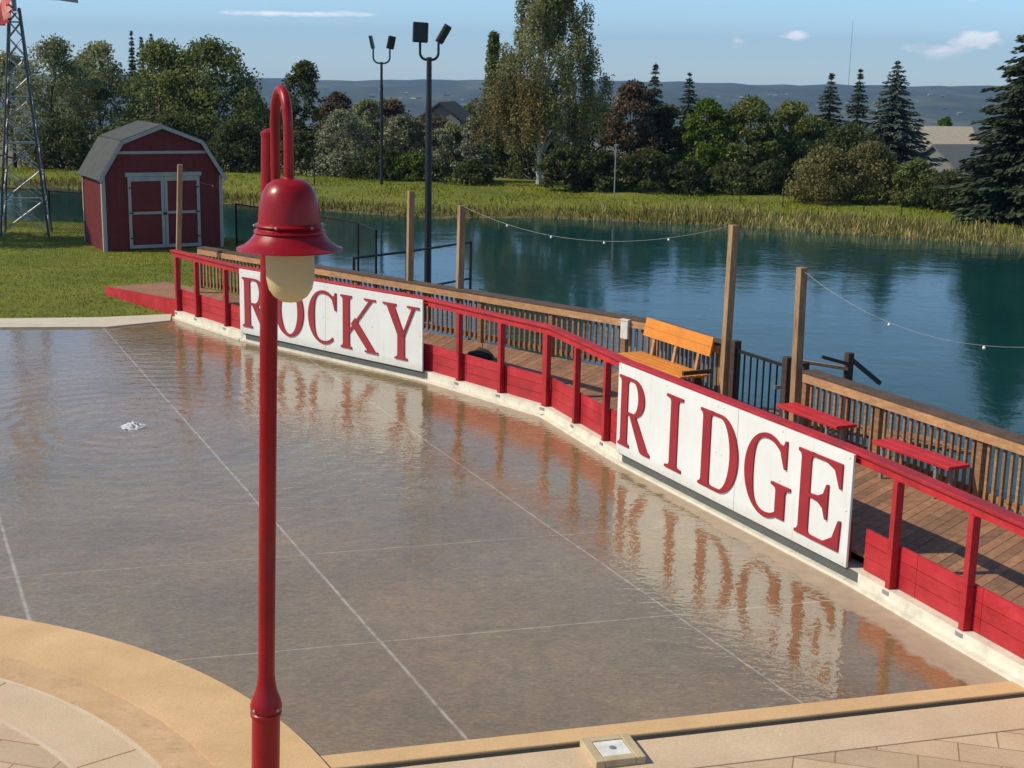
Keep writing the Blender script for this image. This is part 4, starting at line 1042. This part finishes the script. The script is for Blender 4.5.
def tree(name, label, cat, px, top, Y, hw, mat, base=None, nl=7000, leaf=.22, prof='round', cb=.12, group=None, clumps=46, trunk=True, bark='bark', ry=None, gap=0.0, holes=.0):
    P = at(px, top, Y); x = P.x; z0 = h1(x, Y); Ht = P.z-z0; R = hw*Y/CF*1.15; ryy = ry or R*.9
    t = thing(name, label, cat, (x,Y,z0), 0, group)
    nl = int(nl*1.5); n = int(clumps*1.7); u = rng.uniform(0,1,n)**.9; a = rng.uniform(0,2*PI,n); m_ = max(4,n//12); u[:m_] = rng.uniform(.90,1.0,m_)
    lo = cb
    if prof == 'round': f = np.interp(u,[0,.12,.4,.7,.88,1],[.80,.95,1,.86,.58,.24])
    elif prof == 'bush': f = np.sqrt(np.clip(1-(u*.97)**2.4,0,1))
    elif prof == 'column': f = np.interp(u,[0,.2,.6,1],[.8,1,.78,.22])
    wob = 1+.20*np.sin(a*2+px)+.12*np.sin(a*3+u*7+px*.3)
    rc = R*rng.uniform(.15,.30,n) if prof != 'column' else R*rng.uniform(.75,1.0,n)*(1-.62*u)
    rad = np.maximum(f*R*wob-rc*.6,.03)*np.sqrt(rng.uniform(.22,1.0,n))
    C = np.stack([x+rad*np.cos(a), Y+rad*np.sin(a)*ryy/R, z0+(Ht-rc*.7)*(lo+(1-lo)*u)], -1)
    per = nl//n; idx = np.repeat(np.arange(n), per)
    g = rng.normal(0,1,(len(idx),3)); g /= np.linalg.norm(g,axis=1,keepdims=True)
    g2 = g*(rng.uniform(.10,1.15,len(idx))**.6)[:,None]*rc[idx][:,None]; g2[:,2] *= .8
    L_ = C[idx]+g2; og = g+np.stack([np.cos(a),np.sin(a),.3+0*a],-1)[idx]*.5; kk = (L_[:,2] > z0+.05) & (rng.random(len(L_)) > gap)
    L_ = L_[kk]; og = og[kk]
    quads('crown', leafquads(L_, np.full(len(L_), leaf*.92), .62, .45, og*.7), mat, t)
    if trunk:
        li = rng.permutation(n)[:12]
        trunk_mesh(x, Y, z0, z0+Ht*(.75 if prof != 'bush' else .5), max(.06,R*.055), [C[i] for i in li], R*.08).build('trunk', M[bark], t, smooth=True)
    return t
def spruce(name, label, px, top, Y, hw, mat, group=None, droop=.35, dens=1.0, cb=.04, nb=9):
    P = at(px, top, Y); x = P.x; z0 = h1(x, Y); Ht = P.z-z0; R = hw*Y/CF
    t = thing(name, label, 'tree', (x,Y,z0), 0, group)
    Cs = []; Ds = []; Ss = []
    nw = int(Ht/.23*dens)
    for i in range(nw):
        f = (i+rng.uniform(-.3,.3))/nw; f = min(max(f,0),.995); z = z0+Ht*(cb+(1-cb)*f)
        ln = R*1.15*((1-f)**.95)*rng.uniform(.68,1.12)+.03
        m = nb if f < .85 else 6
        a0 = rng.uniform(0,2*PI)
        for k in range(m):
            a = a0+2*PI*k/m+rng.normal(0,.18); l2 = ln*rng.uniform(.7,1.12); q = max(5,int(l2/.085))
            s = np.linspace(.12,1,q); dz = -droop*l2*s**1.3+.16*l2*s**3+ .10*l2*f
            px_ = np.stack([x+np.cos(a)*l2*s, Y+np.sin(a)*l2*s, z+dz], -1)
            wd = .36*l2*(1-s)**.8+.07
            for rep in range(4):
                off = rng.uniform(-1,1,q)*wd; jit = rng.normal(0,.03,(q,3)); hang = -np.abs(off)*.25-rng.uniform(0,.10,q)
                Cs.append(px_+np.stack([-np.sin(a)*off, np.cos(a)*off, hang],-1)+jit)
                Ds.append(np.tile(np.array([[np.cos(a)*.8,np.sin(a)*.8,-.25]]),(q,1))+np.stack([-np.sin(a)*off/wd*.6, np.cos(a)*off/wd*.6, 0*off],-1)); Ss.append(np.full(q,(.16+.05*R)*(.45+.65*(1-f))))
    C = np.concatenate(Cs); D = np.concatenate(Ds); sz = np.concatenate(Ss)*rng.uniform(.7,1.3,len(C))
    D /= np.linalg.norm(D,axis=1,keepdims=True); nr = rng.normal(0,.5,(len(C),3)); nr[:,2] += 1; b_ = np.cross(nr,D); b_ /= np.linalg.norm(b_,axis=1,keepdims=True)
    V = np.empty((len(C),4,3)); s = sz[:,None]
    V[:,0] = C-D*s*.6; V[:,1] = C-b_*s*.25; V[:,2] = C+D*s*.6; V[:,3] = C+b_*s*.25
    quads('crown', V, mat, t)
    MB().tube([(x,Y,z0-.2),(x,Y,z0+Ht*.98)], [max(.08,R*.07),.01], 8).build('trunk', M['bark'], t, smooth=True)
    return t
gT = None
# left wood
tree('tree','airy grey green tree right behind the windmill tower','tree',50,34,84,42,G['willow'],nl=6500,leaf=.20,clumps=60,cb=.06,gap=.1)
tree('tree','airy grey green tree between windmill and shed roof','tree',98,40,88,40,G['willow'],nl=6000,leaf=.20,clumps=56,cb=.06,gap=.1)
tree('tree','pale tree cut by the left picture edge behind windmill','tree',8,50,86,40,G['willow'],nl=5200,leaf=.20,clumps=50,cb=.05)
tree('tree','big rounded dark green tree above the left shed roof','tree',160,38,84,48,G['green'],nl=9000,leaf=.22,clumps=70,cb=.05)
tree('tree','big rounded green tree above the right shed roof','tree',210,36,83,52,G['green'],nl=9500,leaf=.22,clumps=74,cb=.05)
for px, tp, lb in ((131,28,'leftmost of three narrow spires poking over the round trees'),(141,34,'middle of three narrow spires poking over the round trees'),(151,31,'rightmost of three narrow spires poking over the round trees')):
    spruce('conifer', lb, px, tp, 96, 11, G['spruce'], None, .3, 1.1)
tree('tree','mid height green tree filling behind windmill and shed gap','tree',78,56,90,42,G['green'],nl=6500,leaf=.2,clumps=56,cb=.02)
tree('tree','greyish tree peeking between the two big rounded trees','tree',186,50,92,42,G['willow'],nl=6000,leaf=.2,clumps=56,cb=.02)
tree('tree','darker tree sloping down right of the big rounded trees','tree',248,86,86,24,G['green'],nl=5200,leaf=.2,clumps=46,cb=.02)
tree('tree','low dull tree seen just left of the gooseneck arc','tree',276,112,90,26,G['dark'],nl=4200,leaf=.2,clumps=40,cb=.02)
tree('shrub','low dark shrub under trees behind the shed ridge','shrub',172,112,80,44,G['dark'],nl=4200,leaf=.2,prof='bush',cb=.02,clumps=40)
tree('shrub','low dark shrub below the tree behind the gooseneck arc','shrub',300,130,77,30,G['dark'],nl=4000,leaf=.18,prof='bush',cb=.02,clumps=36)
tree('shrub','greyish green shrub in front of the dark roofed house','shrub',454,121,80,22,G['willow'],nl=3600,leaf=.16,prof='bush',cb=.02,clumps=40)
tree('shrub','dark tall shrub under the birch crown behind its trunk','shrub',532,128,78,36,G['dark'],nl=5200,leaf=.18,prof='bush',cb=.02,clumps=46)
tree('tree','dark tree filling behind the bright green tree','tree',726,112,83,34,G['dark'],nl=5600,leaf=.2,clumps=46,cb=.02)
tree('tree','dark tree filling behind the left dark spruce','tree',812,114,84,30,G['dark'],nl=5200,leaf=.2,clumps=44,cb=.02)
tree('shrub','dark shrub between olive bush and the slender spruces','shrub',852,124,76,40,G['dark'],nl=5200,leaf=.18,prof='bush',cb=.02,clumps=44)
tree('shrub','low dark shrub under the trees beside the windmill foot','shrub',60,118,80,42,G['dark'],nl=4200,leaf=.2,prof='bush',cb=.02,clumps=40)
tree('shrub','low dark shrub under trees left of the shed roof','shrub',120,122,80,40,G['dark'],nl=4200,leaf=.2,prof='bush',cb=.02,clumps=40)
tree('shrub','low dark shrub right of the shed roof','shrub',238,118,79,36,G['dark'],nl=4200,leaf=.2,prof='bush',cb=.02,clumps=40)
tree('tree','dark narrow tree rising behind the gooseneck arc','tree',304,60,88,25,G['dark'],nl=8500,leaf=.2,clumps=90,cb=.04)
tree('tree','dull reddish tree just right of gooseneck arc','tree',338,92,86,28,G['plum'],nl=4800,leaf=.2,clumps=44,cb=.04)
tree('tree','dull reddish tree behind the farther floodlight pole','tree',388,96,88,34,G['plum'],nl=5000,leaf=.2,clumps=44,cb=.04)
tree('tree','dull reddish tree behind the nearer floodlight pole','tree',432,112,90,34,G['plum'],nl=4800,leaf=.2,clumps=44,cb=.04)
tree('shrub','grey green willow shrub under the reddish trees, left one','shrub',344,108,76,34,G['silver'],nl=5000,leaf=.17,prof='bush',cb=.02,clumps=50)
tree('shrub','tall grey green willow shrub left of farther floodlight pole','shrub',366,98,79,22,G['willow'],nl=4200,leaf=.17,prof='bush',cb=.02,clumps=44)
tree('shrub','grey green willow shrub between the two floodlight poles','shrub',404,114,77,26,G['silver'],nl=4200,leaf=.17,prof='bush',cb=.02,clumps=44)
tree('shrub','low bright green shrub left of the nearer floodlight pole','shrub',416,152,73,20,G['bright'],nl=2600,leaf=.15,prof='bush',cb=.02,clumps=28)
tree('shrub','greyish shrub right behind the nearer floodlight pole','shrub',440,128,77,24,G['silver'],nl=3600,leaf=.16,prof='bush',cb=.02,clumps=40)
tree('shrub','dark low shrub below the whitish shrubs','shrub',386,146,74,34,G['dark'],nl=3600,leaf=.17,prof='bush',cb=.02,clumps=34)
tree('shrub','whitish blossoming shrub left of the golden hanging foliage','shrub',474,116,74,18,G['white'],nl=4600,leaf=.15,prof='bush',cb=.02,clumps=46)
tree('shrub','low dark shrub beneath the golden hanging foliage','shrub',470,158,72.5,26,G['dark'],nl=2600,leaf=.16,prof='bush',cb=.02,clumps=28)
tree('tree','leafy tree left of the frame shading the lawn by the windmill','tree',-172,0,40.6,70,G['green'],nl=9000,leaf=.16,clumps=70,cb=.12)
# spires + birch
tree('poplar','narrow dark poplar left of the tall birch','tree',494,31,79,13,G['green'],nl=7000,leaf=.17,prof='column',cb=.03,clumps=90)
tree('poplar','shorter narrow poplar touching the tall birch','tree',506,52,80,10,G['dark'],nl=3600,leaf=.18,prof='column',cb=.03,clumps=50)
def weeping(name, label, px, top, Y, hw, mat, sprays, leaf, gold, goldlab):
    P = at(px, top, Y); x = P.x; z0 = h1(x, Y); Ht = P.z-z0; R = hw*Y/CF
    t = thing(name, label, 'tree', (x,Y,z0)); mpp = Y/CF
    def hang(cx, cy, cz, r_, n, lmin, lmax):
        Cs = []
        for i in range(n):
            a = rng.uniform(0,2*PI); q = r_*math.sqrt(rng.uniform(0,1)); zt = cz+rng.normal(0,.25*r_)-.4*q; l = rng.uniform(lmin,lmax)
            m = max(3,int(l/(leaf*.36))); s = np.linspace(0,1,m); jx = rng.normal(0,.07,(m,3))
            Cs.append(np.stack([cx+q*np.cos(a)*(1+.12*s), cy+q*np.sin(a)*(1+.12*s), np.maximum(zt-l*s, z0+.5)],-1)+jx)
        return np.concatenate(Cs)
    Cs = []; ends = []
    for k in range(sprays):
        u = (k+.5)/sprays; a = k*2.4+rng.uniform(-.3,.3); f = np.interp(u,[0,.2,.45,.7,1],[.9,1.08,.92,.66,.30])*rng.uniform(.40,1.12)
        c = (x+R*f*math.cos(a), Y+R*f*math.sin(a), z0+Ht*(.30+.68*u)); ends.append(c)
        Cs.append(hang(*c, R*rng.uniform(.09,.21), 22, .6, 2.3-.9*u))
    for k in range(int(sprays*.34)):     # inner crown round the stem
        u = rng.uniform(0,.95); Cs.append(hang(x+rng.normal(0,.35*R*(1-u*.6)), Y+rng.normal(0,.35*R*(1-u*.6)), z0+Ht*(.30+.66*u), R*.22, 26, .5, 1.5))
    C = np.concatenate(Cs); quads('crown', leafquads(C, np.full(len(C),leaf), .5, .0), mat, t)
    Gs = []
    for k in range(gold):
        a = rng.uniform(PI*.60,PI*1.45); f = rng.uniform(.5,1.38); Gs.append(hang(x+R*f*math.cos(a), Y+R*.8*f*math.sin(a), z0+Ht*rng.uniform(.38,.52), R*.22, 22, 1.0, 2.6))
    C = np.concatenate(Gs); o = quads('hanging_foliage', leafquads(C, np.full(len(C),leaf), .5, .0), G['gold'], t); o['label'] = goldlab
    trunk_mesh(x-.35, Y, z0, z0+Ht*.95, .15, ends[::2], .10).build('trunk', M['birchbark'], t, smooth=True)
weeping('birch_tree','very tall airy birch with white trunk, cut by top edge',551,-44,72.5,50,G['birch'],76,.15,17,'golden brown drooping lower branches')
# centre and right wood
tree('tree','dark bushy tree right behind the birch','tree',592,96,80,34,G['dark'],nl=6000,leaf=.2,clumps=50,cb=.03)
tree('tree','dark reddish tree right of the birch','tree',634,80,79,34,G['plum'],nl=7000,leaf=.2,clumps=56,cb=.03)
spruce('spruce','dark spruce tip rising over the reddish tree',656,60,84,26,G['spruce'],None,.35)
tree('tree','dark tree filling gap left of the green trees','tree',668,104,80,26,G['dark'],nl=5200,leaf=.2,clumps=44,cb=.03)
spruce('spruce','spruce tip rising between reddish and green trees',690,70,86,30,G['spruce'],None,.35)
tree('tree','bright green leafy tree at the middle of the far bank','tree',708,98,78,30,G['bright'],nl=7500,leaf=.2,clumps=56,cb=.03)
tree('tree','broad green tree right of the bright green one','tree',752,96,78,36,G['green'],nl=8000,leaf=.2,clumps=60,cb=.03)
tree('tree','broad green tree left of the spruce group','tree',794,100,79,34,G['green'],nl=8000,leaf=.2,clumps=60,cb=.03)
for px, tp, hw, lb in ((566,146,24,'low dark shrub right below the birch crown'),(604,150,28,'low dark shrub left of the pale slim post'),(648,148,28,'low dark shrub right of the pale slim post'),(690,158,24,'low dark shrub below the bright green tree'),(732,162,28,'low dark shrub below the broad green tree'),(772,160,26,'low dark shrub left of the round olive bush')):
    tree('shrub', lb, 'shrub', px, tp, 69.5, hw, G['dark'], nl=3200, leaf=.17, prof='bush', cb=.02, clumps=34)
spruce('spruce','left dark spruce of the three behind the olive bush',832,70,84,33,G['spruce'],None,.35)
spruce('spruce','middle slender spruce of the three behind the olive bush',861,66,86,26,G['spruce'],None,.35)
spruce('spruce','broad blue green spruce, right of the three behind olive bush',898,58,80,50,G['bluespruce'],None,.38,1.1)
tree('bush','left half of the wide rounded olive bush by the reeds','bush',828,146,66,40,G['olive'],nl=6500,leaf=.15,prof='bush',cb=.01,clumps=64,trunk=False)
tree('bush','right half of the wide rounded olive bush by the reeds','bush',872,141,66.5,38,G['olive'],nl=6500,leaf=.15,prof='bush',cb=.01,clumps=64,trunk=False)
tree('bush','dark green bush below the broad blue green spruce','bush',916,158,65,28,G['green'],nl=4200,leaf=.15,prof='bush',cb=.01,clumps=44)
tree('bush','small dark bush between dark grey roof and big spruce','bush',952,170,63.5,30,G['dark'],nl=4200,leaf=.15,prof='bush',cb=.01,clumps=44)
spruce('spruce','huge dark spruce cut by the right picture edge',1040,-8,60.5,76,G['spruce'],None,.42,1.0,.03,11)
# trees standing lower beyond the houses
tree('tree','small pale tree above the beige roof','tree',945,116,150,14,G['bright'],nl=2600,leaf=.3,clumps=30,cb=.05)
tree('tree','pale green tree right of the dark far roof','tree',470,104,118,14,G['bright'],nl=2600,leaf=.26,clumps=30,cb=.05)

# ------------------------------------------------------------------ air
hz = MB().box(-4200,4200,-450,7600,-180,190); 
hm = bpy.data.materials.new('haze'); hm.use_nodes = True; ht = hm.node_tree; ht.nodes.clear()
ho = ht.nodes.new('ShaderNodeOutputMaterial'); hv_ = ht.nodes.new('ShaderNodeVolumePrincipled')
hv_.inputs['Color'].default_value = (.34,.60,1.0,1); hv_.inputs['Density'].default_value = 1.3e-4; hv_.inputs['Anisotropy'].default_value = .2
ht.links.new(hv_.outputs[0], ho.inputs['Volume'])
ho_ = hz.build('haze', hm); tag(ho_, 'thin blue summer haze over the valley', 'haze', kind='stuff')

# ------------------------------------------------------------------ light and sky
SUN_EL = math.radians(42); SUN_AZ = math.radians(-96)     # azimuth from +Y towards +X
sv = Vector((math.sin(SUN_AZ)*math.cos(SUN_EL), math.cos(SUN_AZ)*math.cos(SUN_EL), math.sin(SUN_EL)))
sl = bpy.data.lights.new('sun', 'SUN'); sl.energy = 4.0; sl.angle = math.radians(.53); sl.color = (1,.915,.71)
so = bpy.data.objects.new('sun', sl); COL.objects.link(so); so.rotation_euler = sv.to_track_quat('Z','Y').to_euler(); so.location = (-40,0,40)
w = bpy.data.worlds.new('World'); S.world = w; w.use_nodes = True; wt = w.node_tree
bg = wt.nodes['Background']; sk = wt.nodes.new('ShaderNodeTexSky'); sk.sky_type = 'NISHITA'; sk.sun_disc = False
sk.sun_elevation = SUN_EL; sk.sun_rotation = SUN_AZ; sk.altitude = 1200; sk.air_density = 1.0; sk.dust_density = .12; sk.ozone_density = 2.4
def wn(t, **k):
    n = wt.nodes.new(t)
    for a, v in k.items(): setattr(n, a, v)
    return n
def wmath(op, a, b=None):
    n = wn('ShaderNodeMath', operation=op)
    for i, x in enumerate((a,b)):
        if x is None: continue
        if isinstance(x,(int,float)): n.inputs[i].default_value = x
        else: wt.links.new(x, n.inputs[i])
    return n.outputs[0]
tc = wn('ShaderNodeTexCoord'); sp_ = wn('ShaderNodeSeparateXYZ'); wt.links.new(tc.outputs['Generated'], sp_.inputs[0])
yc = wmath('MAXIMUM', sp_.outputs[1], .05); tx = wmath('DIVIDE', sp_.outputs[0], yc); tz = wmath('DIVIDE', sp_.outputs[2], yc)
mp_ = wn('ShaderNodeMapping'); mp_.inputs['Scale'].default_value = (1,1,2.4); wt.links.new(tc.outputs['Generated'], mp_.inputs[0])
nz = wn('ShaderNodeTexNoise'); nz.inputs['Scale'].default_value = 60; nz.inputs['Detail'].default_value = 6; nz.inputs['Roughness'].default_value = .62; wt.links.new(mp_.outputs[0], nz.inputs['Vector'])
cl = None
for cx_, cz_, ra_, rz_, st_ in ((.313,.0265,.022,.0062,1.0),(.290,.0185,.030,.005,.5),(.190,.0265,.0105,.0038,.85),(.150,.0225,.006,.004,.5),(.087,.052,.008,.003,.5),(-.155,.0345,.070,.0022,.55),(.305,.058,.03,.005,.3)):
    a_ = wmath('DIVIDE', wmath('SUBTRACT', tx, cx_), ra_); b_ = wmath('DIVIDE', wmath('SUBTRACT', tz, cz_), rz_)
    q_ = wmath('SUBTRACT', 1.0, wmath('SQRT', wmath('ADD', wmath('MULTIPLY', a_, a_), wmath('MULTIPLY', b_, b_))))
    q_ = wmath('MULTIPLY', wmath('MAXIMUM', wmath('ADD', q_, wmath('MULTIPLY', wmath('SUBTRACT', nz.outputs['Fac'], .5), 2.6)), 0.0), st_)
    # only near the ellipse
    cl = q_ if cl is None else wmath('MAXIMUM', cl, q_)
cl = wmath('MINIMUM', wmath('MULTIPLY', cl, 1.5), .9)
mxw = wn('ShaderNodeMix', data_type='RGBA'); wt.links.new(cl, mxw.inputs[0]); gr_ = wn('ShaderNodeMix', data_type='RGBA', blend_type='MULTIPLY'); gr_.inputs[0].default_value = 1; wt.links.new(sk.outputs[0], gr_.inputs[6]); el_ = wn('ShaderNodeMapRange'); el_.inputs[1].default_value = .06; el_.inputs[2].default_value = .26; wt.links.new(sp_.outputs[2], el_.inputs[0]); tn_ = wn('ShaderNodeMix', data_type='RGBA'); wt.links.new(el_.outputs[0], tn_.inputs[0]); tn_.inputs[6].default_value = (.76,.95,1.19,1); tn_.inputs[7].default_value = (1.0,.95,.84,1); wt.links.new(tn_.outputs[2], gr_.inputs[7]); wt.links.new(gr_.outputs[2], mxw.inputs[6]); mxw.inputs[7].default_value = (10.5,10.3,10.2,1)
wt.links.new(mxw.outputs[2], bg.inputs[0]); bg.inputs[1].default_value = .128

S.view_settings.view_transform = 'Standard'; S.view_settings.look = 'None'; S.view_settings.exposure = 0.18; S.view_settings.gamma = 1.0
S.view_settings.use_curve_mapping = False
S.render.engine = 'CYCLES'; S.cycles.max_bounces = 6; S.cycles.volume_bounces = 0; S.cycles.diffuse_bounces = 3; S.cycles.transparent_max_bounces = 6
